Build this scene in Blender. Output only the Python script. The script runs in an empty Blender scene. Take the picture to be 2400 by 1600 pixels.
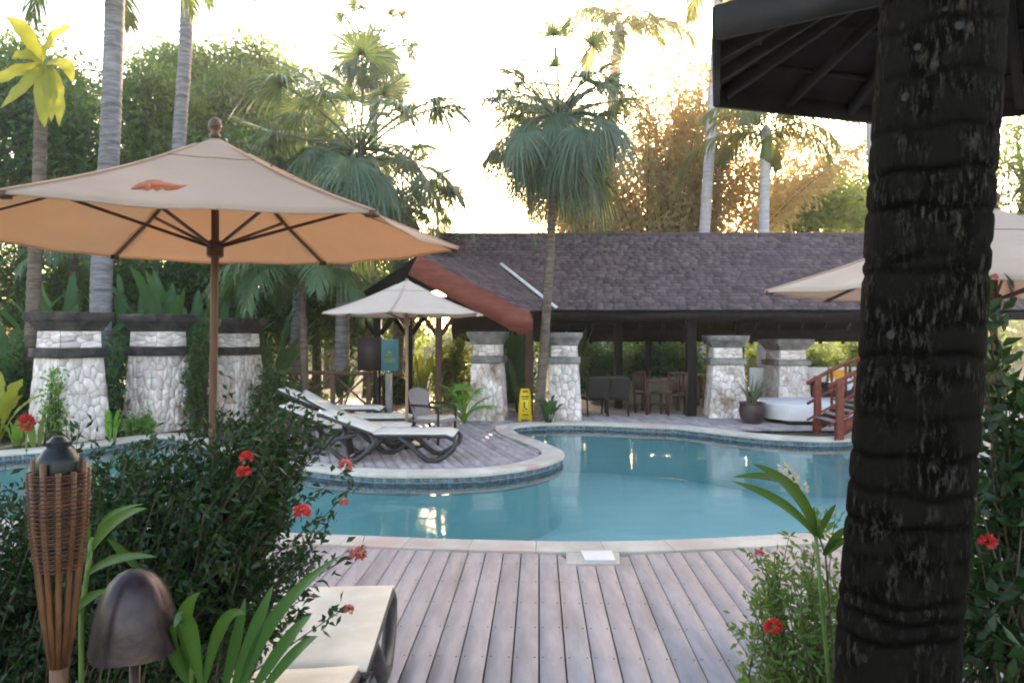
import bpy, bmesh, math, random
import numpy as np
from mathutils import Vector, Matrix
from mathutils.geometry import tessellate_polygon

random.seed(7)
rng = np.random.default_rng(7)
sc = bpy.context.scene
COL = sc.collection
R = math.radians
PI = math.pi

# ------------------------------------------------------------------ camera, sky, sun, exposure
F, H, HY = 1760.0, 1.7, 785.0          # focal length in photo pixels, eye height, horizon row
cam = bpy.data.cameras.new('camera')
cam_o = bpy.data.objects.new('camera', cam)
COL.objects.link(cam_o)
cam_o.location = (0, 0, H)
cam_o.rotation_euler = (R(90), 0, 0)
cam.sensor_width = 36.0
cam.lens = 36.0 * F / 2400.0
cam.shift_y = (HY - 800.0) / 2400.0
cam.clip_start = 0.05
cam.clip_end = 1000
sc.camera = cam_o

GLARE_VEIL = 0.0015  # density of the volume that imitates lens glare
SUN_EL, SUN_AZ = 10.0, 11.0             # degrees; azimuth to the right of the view
world = bpy.data.worlds.new('World')
sc.world = world
world.use_nodes = True
wn = world.node_tree
sky = wn.nodes.new('ShaderNodeTexSky')
sky.sky_type = 'NISHITA'
sky.sun_disc = False
sky.sun_elevation = R(SUN_EL)
sky.sun_rotation = R(SUN_AZ)
sky.air_density = 1.0
sky.dust_density = 2.6
sky.ozone_density = 0.2
bgn = wn.nodes['Background']
bgn.inputs['Strength'].default_value = 0.15
wn.links.new(sky.outputs[0], bgn.inputs['Color'])

sun = bpy.data.lights.new('sun', 'SUN')
sun.energy = 2.2
sun.angle = R(0.6)
sun.color = (1.0, 0.80, 0.55)
sun_o = bpy.data.objects.new('sun', sun)
COL.objects.link(sun_o)
sd = Vector((math.sin(R(SUN_AZ)) * math.cos(R(SUN_EL)), math.cos(R(SUN_AZ)) * math.cos(R(SUN_EL)), math.sin(R(SUN_EL))))
sun_o.rotation_euler = sd.to_track_quat('Z', 'Y').to_euler()

sc.view_settings.view_transform = 'Standard'
sc.view_settings.look = 'None'
sc.view_settings.exposure = 2.95
sc.view_settings.gamma = 1.0
sc.render.engine = 'CYCLES'
sc.cycles.use_denoising = True
sc.cycles.max_bounces = 10
sc.cycles.diffuse_bounces = 4
sc.cycles.transparent_max_bounces = 8
sc.cycles.sample_clamp_indirect = 6
sc.cycles.filter_width = 2.0

# ------------------------------------------------------------------ helpers
def P(px, py, Y):
    return Vector(((px - 1200) / F * Y, Y, H - (py - HY) / F * Y))

def G(px, py, z=0.0):
    return P(px, py, F * (H - z) / (py - HY))

def wloc(o):
    v = Vector((0, 0, 0))
    while o is not None:
        v = v + o.location
        o = o.parent
    return v

class MB:
    """collects shapes in world space; build() links them as one mesh object"""
    def __init__(s):
        s.V, s.L, s.S, s.Rn, s.n = [], [], [], [], 0
    def add(s, verts, faces, rnd=0.5):
        v = np.asarray(verts, dtype=np.float64).reshape(-1, 3)
        k = len(v)
        if isinstance(faces, np.ndarray):
            s.L.append((faces + s.n).ravel()); s.S.append(np.full(len(faces), faces.shape[1]))
        else:
            s.L.append(np.array([i for f in faces for i in f]) + s.n); s.S.append(np.array([len(f) for f in faces]))
        s.V.append(v)
        s.Rn.append(np.full(k, rnd) if np.isscalar(rnd) else np.asarray(rnd))
        s.n += k
        return s
    def many(s, V, tmpl, rnd=None):
        """V: (N,k,3) blocks sharing the face template (m,q)"""
        N, k, _ = V.shape
        f = (np.arange(N)[:, None, None] * k + np.asarray(tmpl)[None]).reshape(-1, np.asarray(tmpl).shape[1])
        if rnd is None: rnd = rng.random(N)
        return s.add(V.reshape(-1, 3), f, np.repeat(rnd, k))
    def box(s, c, size, rz=0.0, M=None, rnd=0.5):
        h = np.array(size) / 2
        v = np.array([[x, y, z] for x in (-1, 1) for y in (-1, 1) for z in (-1, 1)]) * h
        if M is not None: v = v @ np.array(M.to_3x3()).T
        elif rz:
            a, b = math.cos(rz), math.sin(rz)
            v = v @ np.array([[a, -b, 0], [b, a, 0], [0, 0, 1]]).T
        return s.add(v + np.array(c), [(0, 1, 3, 2), (4, 6, 7, 5), (0, 4, 5, 1), (2, 3, 7, 6), (0, 2, 6, 4), (1, 5, 7, 3)], rnd)
    def beam(s, p0, p1, w, h, up=(0, 0, 1), rnd=0.5):
        p0, p1 = Vector(p0), Vector(p1)
        d = (p1 - p0); L = d.length; d.normalize()
        sd_ = d.cross(Vector(up))
        if sd_.length < 1e-4: sd_ = Vector((1, 0, 0))
        sd_.normalize(); u = sd_.cross(d)
        M = Matrix((d, sd_, u)).transposed()
        return s.box((p0 + p1) / 2, (L, w, h), M=M, rnd=rnd)
    def tube(s, pts, rad, n=8, cap=True, rnd=0.5, flat=1.0):
        pts = [Vector(p) for p in pts]
        if np.isscalar(rad): rad = [rad] * len(pts)
        t0 = (pts[1] - pts[0]).normalized()
        ref = Vector((0, 0, 1)) if abs(t0.z) < 0.9 else Vector((1, 0, 0))
        a = t0.cross(ref).normalized()
        V = []
        for i, p in enumerate(pts):
            t = (pts[min(i + 1, len(pts) - 1)] - pts[max(i - 1, 0)]).normalized()
            a = (a - t * a.dot(t)).normalized()
            b = t.cross(a)
            for k in range(n):
                q = 2 * PI * k / n
                V.append(p + a * (math.cos(q) * rad[i]) + b * (math.sin(q) * rad[i] * flat))
        f = [(i * n + k, i * n + (k + 1) % n, (i + 1) * n + (k + 1) % n, (i + 1) * n + k) for i in range(len(pts) - 1) for k in range(n)]
        if cap:
            f.append(tuple(range(n - 1, -1, -1))); f.append(tuple((len(pts) - 1) * n + k for k in range(n)))
        return s.add([tuple(v) for v in V], f, rnd)
    def lathe(s, prof, n=20, c=(0, 0, 0), rot=0.0, cap=True, rnd=0.5):
        V = [(c[0] + r * math.cos(rot + 2 * PI * k / n), c[1] + r * math.sin(rot + 2 * PI * k / n), c[2] + z) for r, z in prof for k in range(n)]
        f = [(i * n + k, i * n + (k + 1) % n, (i + 1) * n + (k + 1) % n, (i + 1) * n + k) for i in range(len(prof) - 1) for k in range(n)]
        if cap:
            f.append(tuple(range(n - 1, -1, -1))); f.append(tuple((len(prof) - 1) * n + k for k in range(n)))
        return s.add(V, f, rnd)
    def prism(s, pts, z0, z1, rnd=0.5):
        n = len(pts)
        V = [(p[0], p[1], z0) for p in pts] + [(p[0], p[1], z1) for p in pts]
        f = [tuple(range(n - 1, -1, -1)), tuple(range(n, 2 * n))] + [(i, (i + 1) % n, n + (i + 1) % n, n + i) for i in range(n)]
        return s.add(V, f, rnd)
    def slab(s, pts, nrm, th, rnd=0.5):
        n = len(pts); nv = Vector(nrm) * th
        V = [tuple(Vector(p)) for p in pts] + [tuple(Vector(p) + nv) for p in pts]
        f = [tuple(range(n - 1, -1, -1)), tuple(range(n, 2 * n))] + [(i, (i + 1) % n, n + (i + 1) % n, n + i) for i in range(n)]
        return s.add(V, f, rnd)
    def mesh(s, name, smooth=False, off=(0, 0, 0)):
        v = np.concatenate(s.V) - np.array(off)
        L = np.concatenate(s.L).astype(np.int32); S = np.concatenate(s.S).astype(np.int32)
        m = bpy.data.meshes.new(name)
        m.vertices.add(len(v)); m.vertices.foreach_set('co', v.astype(np.float32).ravel())
        m.loops.add(len(L)); m.loops.foreach_set('vertex_index', L)
        m.polygons.add(len(S))
        st = np.zeros(len(S), dtype=np.int32); st[1:] = np.cumsum(S)[:-1]
        m.polygons.foreach_set('loop_start', st)
        a = m.attributes.new('rnd', 'FLOAT', 'POINT')
        a.data.foreach_set('value', np.concatenate(s.Rn).astype(np.float32))
        m.update(calc_edges=True)
        m.validate()
        if smooth:
            m.polygons.foreach_set('use_smooth', np.ones(len(m.polygons), dtype=bool))
            if smooth is not True: m.set_sharp_from_angle(angle=R(smooth))
        return m
    def build(s, name, material, parent=None, smooth=False, bev=0.0, loc=None):
        base = wloc(parent) if parent is not None else Vector((0, 0, 0))
        here = base if loc is None else Vector(loc)
        m = s.mesh(name, smooth, here)
        m.materials.append(material)
        o = bpy.data.objects.new(name, m)
        COL.objects.link(o)
        o.location = here - base
        o.parent = parent
        if bev:
            b = o.modifiers.new('bevel', 'BEVEL'); b.width = bev; b.segments = 2; b.limit_method = 'ANGLE'; b.angle_limit = R(35)
        return o

def tag(o, label=None, cat=None, group=None, kind=None):
    if label: o['label'] = label
    if cat: o['category'] = cat
    if group: o['group'] = group
    if kind: o['kind'] = kind
    return o

def empty(name, loc, label=None, cat=None, group=None, kind=None, rz=0.0):
    o = bpy.data.objects.new(name, None)
    COL.objects.link(o)
    o.location = loc; o.rotation_euler = (0, 0, rz); o.empty_display_size = 0.1
    return tag(o, label, cat, group, kind)

def inst(name, mesh, parent, loc=(0, 0, 0), rot=(0, 0, 0), scale=1.0):
    o = bpy.data.objects.new(name, mesh)
    COL.objects.link(o); o.parent = parent
    o.location = loc; o.rotation_euler = rot
    o.scale = (scale,) * 3 if np.isscalar(scale) else scale
    return o

def copy_tree(o, parent=None):
    c = o.copy(); COL.objects.link(c); c.parent = parent
    for ch in list(o.children): copy_tree(ch, c)
    return c

def bez(p0, p1, p2, n=8):
    p0, p1, p2 = Vector(p0), Vector(p1), Vector(p2)
    return [p0 * (1 - t) ** 2 + p1 * (2 * t * (1 - t)) + p2 * t * t for t in [i / n for i in range(n + 1)]]

# ------------------------------------------------------------------ materials
def nodes(name):
    m = bpy.data.materials.new(name); m.use_nodes = True
    return m, m.node_tree, m.node_tree.nodes, m.node_tree.links

def c4(c): return (c[0], c[1], c[2], 1.0)

def mk(name, c1, c2=None, scale=4.0, rough=0.6, bump=0.0, bscale=None, ovar=0.0, spec=0.4, stretch=None, metal=0.0, c3=None, s3=1.0, lo=0.4, hi=0.62, transl=0.0, tcol=None):
    m, nt, N, L = nodes(name)
    bs = N['Principled BSDF']
    bs.inputs['Roughness'].default_value = rough
    bs.inputs['Specular IOR Level'].default_value = spec
    bs.inputs['Metallic'].default_value = metal
    geo = N.new('ShaderNodeTexCoord') if stretch == 'obj' else N.new('ShaderNodeNewGeometry')
    src = geo.outputs['Object'] if stretch == 'obj' else geo.outputs['Position']
    if stretch and stretch != 'obj':
        mp = N.new('ShaderNodeMapping'); mp.inputs['Scale'].default_value = stretch
        L.new(src, mp.inputs['Vector']); src = mp.outputs[0]
    c2 = c2 or c1
    nz = N.new('ShaderNodeTexNoise'); nz.inputs['Scale'].default_value = scale; nz.inputs['Detail'].default_value = 7; nz.inputs['Roughness'].default_value = 0.62
    L.new(src, nz.inputs['Vector'])
    rp = N.new('ShaderNodeMapRange'); rp.inputs[1].default_value = lo; rp.inputs[2].default_value = hi
    L.new(nz.outputs[0], rp.inputs[0])
    mx = N.new('ShaderNodeMix'); mx.data_type = 'RGBA'
    mx.inputs[6].default_value = c4(c1); mx.inputs[7].default_value = c4(c2)
    L.new(rp.outputs[0], mx.inputs[0])
    col = mx.outputs[2]
    if c3:
        n3 = N.new('ShaderNodeTexNoise'); n3.inputs['Scale'].default_value = s3; n3.inputs['Detail'].default_value = 5
        L.new(src, n3.inputs['Vector'])
        r3 = N.new('ShaderNodeMapRange'); r3.inputs[1].default_value = 0.54; r3.inputs[2].default_value = 0.68
        L.new(n3.outputs[0], r3.inputs[0])
        m3 = N.new('ShaderNodeMix'); m3.data_type = 'RGBA'; m3.inputs[7].default_value = c4(c3)
        L.new(r3.outputs[0], m3.inputs[0]); L.new(col, m3.inputs[6]); col = m3.outputs[2]
    if ovar:
        oi = N.new('ShaderNodeObjectInfo'); at = N.new('ShaderNodeAttribute'); at.attribute_name = 'rnd'
        ad = N.new('ShaderNodeMath'); ad.operation = 'ADD'; L.new(oi.outputs['Random'], ad.inputs[0]); L.new(at.outputs['Fac'], ad.inputs[1])
        fr = N.new('ShaderNodeMath'); fr.operation = 'FRACT'; L.new(ad.outputs[0], fr.inputs[0])
        mr = N.new('ShaderNodeMapRange'); mr.inputs[3].default_value = 1 - ovar; mr.inputs[4].default_value = 1 + ovar
        L.new(fr.outputs[0], mr.inputs[0])
        hs = N.new('ShaderNodeHueSaturation'); L.new(mr.outputs[0], hs.inputs['Value']); L.new(col, hs.inputs['Color']); col = hs.outputs[0]
    L.new(col, bs.inputs['Base Color'])
    if bump:
        b2 = N.new('ShaderNodeTexNoise'); b2.inputs['Scale'].default_value = bscale or scale * 5; b2.inputs['Detail'].default_value = 4
        L.new(src, b2.inputs['Vector'])
        bp = N.new('ShaderNodeBump'); bp.inputs['Strength'].default_value = min(1.0, bump); bp.inputs['Distance'].default_value = 0.02
        L.new(b2.outputs[0], bp.inputs['Height']); L.new(bp.outputs[0], bs.inputs['Normal'])
    if transl:
        tr = N.new('ShaderNodeBsdfTranslucent'); tr.inputs['Color'].default_value = c4(tcol or c2)
        ms = N.new('ShaderNodeMixShader'); ms.inputs[0].default_value = transl
        L.new(bs.outputs[0], ms.inputs[1]); L.new(tr.outputs[0], ms.inputs[2]); L.new(ms.outputs[0], N['Material Output'].inputs[0])
    return m

def leafmat(name, c1, c2, tcol, transl=0.4, rough=0.42, spec=0.35):
    m, nt, N, L = nodes(name)
    bs = N['Principled BSDF']; bs.inputs['Roughness'].default_value = rough; bs.inputs['Specular IOR Level'].default_value = spec
    at = N.new('ShaderNodeAttribute'); at.attribute_name = 'rnd'
    oi = N.new('ShaderNodeObjectInfo')
    ad = N.new('ShaderNodeMath'); ad.operation = 'MULTIPLY_ADD'; ad.inputs[1].default_value = 0.45
    L.new(oi.outputs['Random'], ad.inputs[0]); L.new(at.outputs['Fac'], ad.inputs[2])
    mr = N.new('ShaderNodeMapRange'); mr.inputs[2].default_value = 1.45; L.new(ad.outputs[0], mr.inputs[0])
    mx = N.new('ShaderNodeMix'); mx.data_type = 'RGBA'; mx.inputs[6].default_value = c4(c1); mx.inputs[7].default_value = c4(c2)
    L.new(mr.outputs[0], mx.inputs[0]); L.new(mx.outputs[2], bs.inputs['Base Color'])
    mt = N.new('ShaderNodeMix'); mt.data_type = 'RGBA'; mt.inputs[0].default_value = 0.6; mt.inputs[7].default_value = c4(tcol)
    L.new(mx.outputs[2], mt.inputs[6])
    tr = N.new('ShaderNodeBsdfTranslucent'); L.new(mt.outputs[2], tr.inputs['Color'])
    ms = N.new('ShaderNodeMixShader'); ms.inputs[0].default_value = transl
    L.new(bs.outputs[0], ms.inputs[1]); L.new(tr.outputs[0], ms.inputs[2]); L.new(ms.outputs[0], N['Material Output'].inputs[0])
    return m

MT = {}
MT['soil'] = mk('soil', (0.035, 0.026, 0.018), (0.075, 0.055, 0.036), 3, 0.95, 0.8, 30, c3=(0.03, 0.05, 0.015), s3=0.8)
MT['board'] = mk('deck board', (0.335, 0.28, 0.315), (0.41, 0.35, 0.385), 2.2, 0.62, 0.25, 60, ovar=0.09, spec=0.35, stretch=(6, 1, 6), c3=(0.27, 0.225, 0.235), s3=0.7)
MT['board_far'] = mk('pool deck board', (0.26, 0.21, 0.23), (0.37, 0.30, 0.315), 2.0, 0.55, 0.25, 60, ovar=0.16, spec=0.35, stretch=(5, 1.2, 5), c3=(0.22, 0.175, 0.18), s3=0.9)
MT['coping'] = mk('coping stone', (0.47, 0.385, 0.345), (0.60, 0.52, 0.47), 2.4, 0.75, 0.3, 50, ovar=0.06, c3=(0.52, 0.33, 0.29), s3=1.6)
MT['tile'] = mk('pool tile', (0.10, 0.135, 0.18), (0.17, 0.21, 0.25), 30, 0.25, ovar=0.35)
MT['grout'] = mk('tile grout', (0.34, 0.37, 0.40), (0.44, 0.46, 0.48), 8, 0.8)
MT['stone'] = mk('pale stone', (0.67, 0.54, 0.525), (0.84, 0.71, 0.69), 7, 0.85, 0.6, 45, ovar=0.2, c3=(0.34, 0.22, 0.165), s3=1.9)
MT['mortar'] = mk('mortar', (0.14, 0.115, 0.10), (0.26, 0.22, 0.195), 9, 0.95, 0.7, 60)
MT['capstone'] = mk('weathered capstone', (0.024, 0.019, 0.019), (0.065, 0.050, 0.047), 5, 0.9, 0.6, 40, c3=(0.11, 0.085, 0.078), s3=2.2)
MT['capstone2'] = mk('grey capstone', (0.17, 0.145, 0.14), (0.30, 0.26, 0.25), 5, 0.9, 0.6, 40, c3=(0.10, 0.085, 0.08), s3=2.2)
MT['shingle'] = mk('roof shingle', (0.090, 0.058, 0.068), (0.140, 0.092, 0.105), 3.5, 0.85, 0.4, 50, ovar=0.24, spec=0.3)
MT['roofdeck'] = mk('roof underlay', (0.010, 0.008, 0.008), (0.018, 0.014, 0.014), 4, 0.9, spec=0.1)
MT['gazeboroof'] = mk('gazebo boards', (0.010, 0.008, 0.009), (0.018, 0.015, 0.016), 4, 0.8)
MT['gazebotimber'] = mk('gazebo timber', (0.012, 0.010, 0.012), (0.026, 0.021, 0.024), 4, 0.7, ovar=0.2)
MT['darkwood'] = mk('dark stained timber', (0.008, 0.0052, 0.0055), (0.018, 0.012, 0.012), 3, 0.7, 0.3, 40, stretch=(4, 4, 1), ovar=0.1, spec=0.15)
MT['brownwood'] = mk('brown timber', (0.10, 0.052, 0.037), (0.17, 0.09, 0.062), 3, 0.6, 0.3, 40, stretch=(5, 5, 1), ovar=0.1)
MT['chairwood'] = mk('dark reddish timber', (0.045, 0.018, 0.012), (0.08, 0.034, 0.024), 3, 0.6, ovar=0.15)
MT['redwood'] = mk('red stained timber', (0.145, 0.032, 0.020), (0.215, 0.056, 0.036), 2.5, 0.6, 0.25, 40, ovar=0.06, stretch=(1, 5, 5), spec=0.25)
MT['greywood'] = mk('grey weathered timber', (0.16, 0.13, 0.12), (0.27, 0.225, 0.205), 4, 0.8, 0.4, 40, stretch=(6, 6, 1))
MT['fabric'] = mk('canopy canvas', (0.55, 0.45, 0.405), (0.63, 0.52, 0.47), 1.8, 0.9, 0.35, 14, spec=0.1, transl=0.52, tcol=(0.82, 0.54, 0.28), c3=(0.56, 0.465, 0.42), s3=0.9)
MT['fabric_pale'] = mk('pale canopy canvas', (0.68, 0.56, 0.51), (0.76, 0.64, 0.585), 1.8, 0.9, 0.3, 14, spec=0.1, transl=0.36, tcol=(0.82, 0.58, 0.34), c3=(0.63, 0.51, 0.465), s3=0.9)
MT['emblem'] = mk('orange print', (0.27, 0.05, 0.012), (0.36, 0.085, 0.018), 14, 0.8)
MT['pole'] = mk('brown umbrella wood', (0.075, 0.028, 0.018), (0.13, 0.05, 0.032), 3, 0.45, stretch=(8, 8, 1))
MT['polepale'] = mk('pale umbrella wood', (0.22, 0.12, 0.08), (0.32, 0.18, 0.12), 3, 0.5, stretch=(8, 8, 1))
MT['blackmetal'] = mk('black metal', (0.006, 0.0065, 0.009), (0.012, 0.013, 0.017), 12, 0.34, spec=0.3)
MT['bronze'] = mk('bronze patina', (0.034, 0.021, 0.026), (0.06, 0.040, 0.045), 9, 0.36, 0.05, 60, metal=0.6, c3=(0.07, 0.042, 0.034), s3=9)
MT['plastic'] = mk('dark resin', (0.03, 0.024, 0.028), (0.05, 0.04, 0.046), 5, 0.42)
MT['sling'] = mk('cream sling', (0.66, 0.575, 0.52), (0.75, 0.665, 0.61), 6, 0.8, 0.1, 300, spec=0.2)
MT['rattan'] = mk('grey rattan', (0.20, 0.155, 0.17), (0.31, 0.25, 0.27), 60, 0.7, 0.5, 120)
MT['rattandark'] = mk('dark rattan', (0.014, 0.009, 0.009), (0.03, 0.02, 0.019), 60, 0.7, 0.5, 120)
MT['cushion'] = mk('pale cushion', (0.52, 0.42, 0.40), (0.60, 0.50, 0.47), 5, 0.9)
MT['yellow'] = mk('yellow plastic', (0.72, 0.46, 0.015), (0.80, 0.53, 0.02), 6, 0.4)
MT['blackprint'] = mk('dark print', (0.05, 0.03, 0.01), (0.10, 0.06, 0.02), 6, 0.5)
MT['teal'] = mk('teal painted board', (0.018, 0.085, 0.095), (0.026, 0.115, 0.125), 5, 0.5)
MT['goldprint'] = mk('gold print', (0.16, 0.17, 0.06), (0.22, 0.21, 0.08), 9, 0.5)
MT['maroon'] = mk('maroon board', (0.030, 0.015, 0.017), (0.042, 0.022, 0.024), 4, 0.6)
MT['whitepaint'] = mk('white paint', (0.70, 0.64, 0.66), (0.77, 0.71, 0.73), 3, 0.5)
MT['flash'] = mk('pale flashing', (0.55, 0.52, 0.54), (0.70, 0.67, 0.68), 9, 0.5)
MT['pot'] = mk('brown glazed pot', (0.040, 0.024, 0.026), (0.075, 0.045, 0.046), 6, 0.4)
MT['wicker'] = mk('torch wicker', (0.042, 0.013, 0.006), (0.09, 0.029, 0.013), 30, 0.6, ovar=0.3)
MT['bamboo'] = mk('split bamboo', (0.085, 0.033, 0.015), (0.14, 0.058, 0.027), 9, 0.5, stretch=(9, 9, 1.5), ovar=0.15)
MT['lanternglow'] = mk('orange lamp shade', (0.75, 0.30, 0.03), (0.85, 0.42, 0.05), 4, 0.6, transl=0.5, tcol=(0.9, 0.45, 0.05))
MT['glassgrey'] = mk('grey lamp globe', (0.42, 0.44, 0.50), (0.55, 0.57, 0.62), 3, 0.25)
MT['floor_in'] = mk('terrazzo', (0.12, 0.10, 0.09), (0.18, 0.15, 0.13), 8, 0.5)
MT['lowwall'] = mk('buff low wall', (0.20, 0.155, 0.12), (0.27, 0.21, 0.16), 4, 0.8, 0.3, 40)

MT['trunkgrey'] = mk('grey palm bark', (0.17, 0.15, 0.17), (0.32, 0.285, 0.31), 3, 0.9, 0.6, 30, stretch=(1, 1, 6), c3=(0.12, 0.10, 0.11), s3=1.2)
MT['trunkbrown'] = mk('brown palm bark', (0.10, 0.065, 0.05), (0.20, 0.14, 0.115), 4, 0.9, 0.7, 30, stretch=(1, 1, 5))
MT['trunkpale'] = mk('pale palm bark', (0.42, 0.36, 0.39), (0.55, 0.48, 0.50), 3, 0.85, 0.3, 30, stretch=(1, 1, 5))
MT['bark'] = mk('tree bark', (0.05, 0.038, 0.03), (0.11, 0.085, 0.068), 5, 0.95, 0.7, 30)
MT['twig'] = mk('shrub twig', (0.055, 0.038, 0.026), (0.10, 0.07, 0.045), 9, 0.9)
MT['petiole'] = mk('green petiole', (0.08, 0.12, 0.03), (0.13, 0.18, 0.05), 9, 0.5)

MT['l_fan'] = leafmat('fan palm leaf', (0.036, 0.072, 0.046), (0.10, 0.155, 0.10), (0.22, 0.29, 0.06), 0.32, 0.4, 0.5)
MT['l_feather'] = leafmat('feather palm leaf', (0.055, 0.10, 0.05), (0.12, 0.18, 0.09), (0.30, 0.36, 0.08), 0.42, 0.4, 0.45)
MT['l_gold'] = leafmat('sunlit palm leaf', (0.10, 0.13, 0.05), (0.18, 0.20, 0.07), (0.45, 0.42, 0.10), 0.5)  # copy of the palm leaf with warm sunlight put into its colour
MT['l_tree'] = leafmat('tree leaf', (0.045, 0.095, 0.025), (0.11, 0.18, 0.045), (0.32, 0.42, 0.06), 0.45)
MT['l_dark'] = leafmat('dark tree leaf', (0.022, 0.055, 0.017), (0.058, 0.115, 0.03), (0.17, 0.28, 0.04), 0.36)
MT['l_bamboo'] = leafmat('bamboo leaf', (0.34, 0.26, 0.12), (0.50, 0.39, 0.19), (0.72, 0.52, 0.22), 0.55)
MT['l_lime'] = leafmat('lime leaf', (0.11, 0.17, 0.035), (0.20, 0.27, 0.06), (0.50, 0.52, 0.08), 0.5)
MT['l_broad'] = leafmat('broad glossy leaf', (0.035, 0.095, 0.035), (0.085, 0.19, 0.07), (0.25, 0.42, 0.06), 0.36, 0.33, 0.5)
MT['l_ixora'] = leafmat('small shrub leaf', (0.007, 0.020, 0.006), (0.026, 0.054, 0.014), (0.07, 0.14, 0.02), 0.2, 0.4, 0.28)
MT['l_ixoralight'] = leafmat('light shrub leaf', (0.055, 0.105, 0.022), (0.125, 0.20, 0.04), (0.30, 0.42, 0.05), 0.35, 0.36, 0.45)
MT['l_yellow'] = leafmat('yellow leaf', (0.17, 0.20, 0.025), (0.33, 0.31, 0.03), (0.55, 0.52, 0.05), 0.42)
MT['l_bright'] = leafmat('fresh green leaf', (0.09, 0.20, 0.03), (0.17, 0.32, 0.055), (0.40, 0.60, 0.06), 0.42)
MT['l_ginger'] = leafmat('ginger leaf', (0.028, 0.085, 0.014), (0.075, 0.15, 0.026), (0.20, 0.33, 0.04), 0.30, 0.36, 0.45)
MT['l_strap'] = leafmat('strap leaf', (0.018, 0.06, 0.016), (0.04, 0.10, 0.026), (0.12, 0.24, 0.03), 0.28, 0.3, 0.5)
MT['l_spike'] = leafmat('spiky grey leaf', (0.09, 0.10, 0.055), (0.17, 0.18, 0.10), (0.22, 0.26, 0.08), 0.25)
MT['red'] = leafmat('red petal', (0.42, 0.018, 0.022), (0.62, 0.05, 0.05), (0.8, 0.06, 0.05), 0.3, 0.5, 0.3)
MT['pink'] = leafmat('pink bud', (0.50, 0.11, 0.09), (0.62, 0.18, 0.14), (0.7, 0.2, 0.15), 0.3, 0.5, 0.3)
MT['cream'] = leafmat('cream flower', (0.60, 0.50, 0.34), (0.72, 0.62, 0.45), (0.7, 0.6, 0.4), 0.3, 0.5, 0.3)

def mortar_voronoi():
    """crazy paving for the faces turned away from the pool"""
    m, nt, N, L = nodes('stone backing')
    bs = N['Principled BSDF']; bs.inputs['Roughness'].default_value = 0.9
    ge = N.new('ShaderNodeTexCoord')
    v = N.new('ShaderNodeTexVoronoi'); v.feature = 'DISTANCE_TO_EDGE'; v.inputs['Scale'].default_value = 8
    L.new(ge.outputs['Object'], v.inputs['Vector'])
    mr = N.new('ShaderNodeMapRange'); mr.inputs[1].default_value = 0.02; mr.inputs[2].default_value = 0.06; L.new(v.outputs[0], mr.inputs[0])
    mx = N.new('ShaderNodeMix'); mx.data_type = 'RGBA'; mx.inputs[6].default_value = (0.17, 0.14, 0.12, 1); mx.inputs[7].default_value = (0.34, 0.30, 0.275, 1)
    L.new(mr.outputs[0], mx.inputs[0]); L.new(mx.outputs[2], bs.inputs['Base Color'])
    return m
MT['backing'] = mk('pillar core', (0.13, 0.105, 0.09), (0.24, 0.20, 0.175), 9, 0.95, 0.7, 60)

def water_mat():
    m, nt, N, L = nodes('pool water')
    N.remove(N['Principled BSDF'])
    ge = N.new('ShaderNodeNewGeometry')
    mp = N.new('ShaderNodeMapping'); mp.inputs['Scale'].default_value = (1.0, 1.5, 1.0); L.new(ge.outputs['Position'], mp.inputs['Vector'])
    n1 = N.new('ShaderNodeTexNoise'); n1.inputs['Scale'].default_value = 1.6; n1.inputs['Detail'].default_value = 3; L.new(mp.outputs[0], n1.inputs['Vector'])
    bp = N.new('ShaderNodeBump'); bp.inputs['Strength'].default_value = 0.16; bp.inputs['Distance'].default_value = 0.035; L.new(n1.outputs[0], bp.inputs['Height'])
    fr = N.new('ShaderNodeFresnel'); fr.inputs['IOR'].default_value = 1.33; L.new(bp.outputs[0], fr.inputs['Normal'])
    tr = N.new('ShaderNodeBsdfTransparent'); tr.inputs['Color'].default_value = (0.93, 0.985, 0.99, 1)
    gl = N.new('ShaderNodeBsdfGlossy'); gl.inputs['Roughness'].default_value = 0.06; L.new(bp.outputs[0], gl.inputs['Normal'])
    ms = N.new('ShaderNodeMixShader'); L.new(fr.outputs[0], ms.inputs[0]); L.new(tr.outputs[0], ms.inputs[1]); L.new(gl.outputs[0], ms.inputs[2])
    L.new(ms.outputs[0], N['Material Output'].inputs[0])
    return m
MT['water'] = water_mat()
MT['basin'] = mk('pool plaster', (0.47, 0.71, 0.70), (0.52, 0.75, 0.73), 0.8, 0.7)

# ------------------------------------------------------------------ pool, decks, ground
def cr(pts, step=0.06):
    n = len(pts); out = []
    for i in range(n):
        p0, p1, p2, p3 = [np.array(pts[(i + k) % n], float) for k in (-1, 0, 1, 2)]
        m = max(2, int(np.linalg.norm(p2 - p1) / 0.03))
        for k in range(m):
            t = k / m
            out.append(0.5 * ((2 * p1) + (-p0 + p2) * t + (2 * p0 - 5 * p1 + 4 * p2 - p3) * t * t + (-p0 + 3 * p1 - 3 * p2 + p3) * t ** 3))
    a = np.array(out)
    d = np.linalg.norm(np.roll(a, -1, 0) - a, axis=1); s = np.concatenate([[0], np.cumsum(d)]); T = s[-1]
    k = int(T / step); q = np.arange(k) * T / k
    ac = np.vstack([a, a[:1]])
    return np.stack([np.interp(q, s, ac[:, i]) for i in (0, 1)], 1), T

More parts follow.
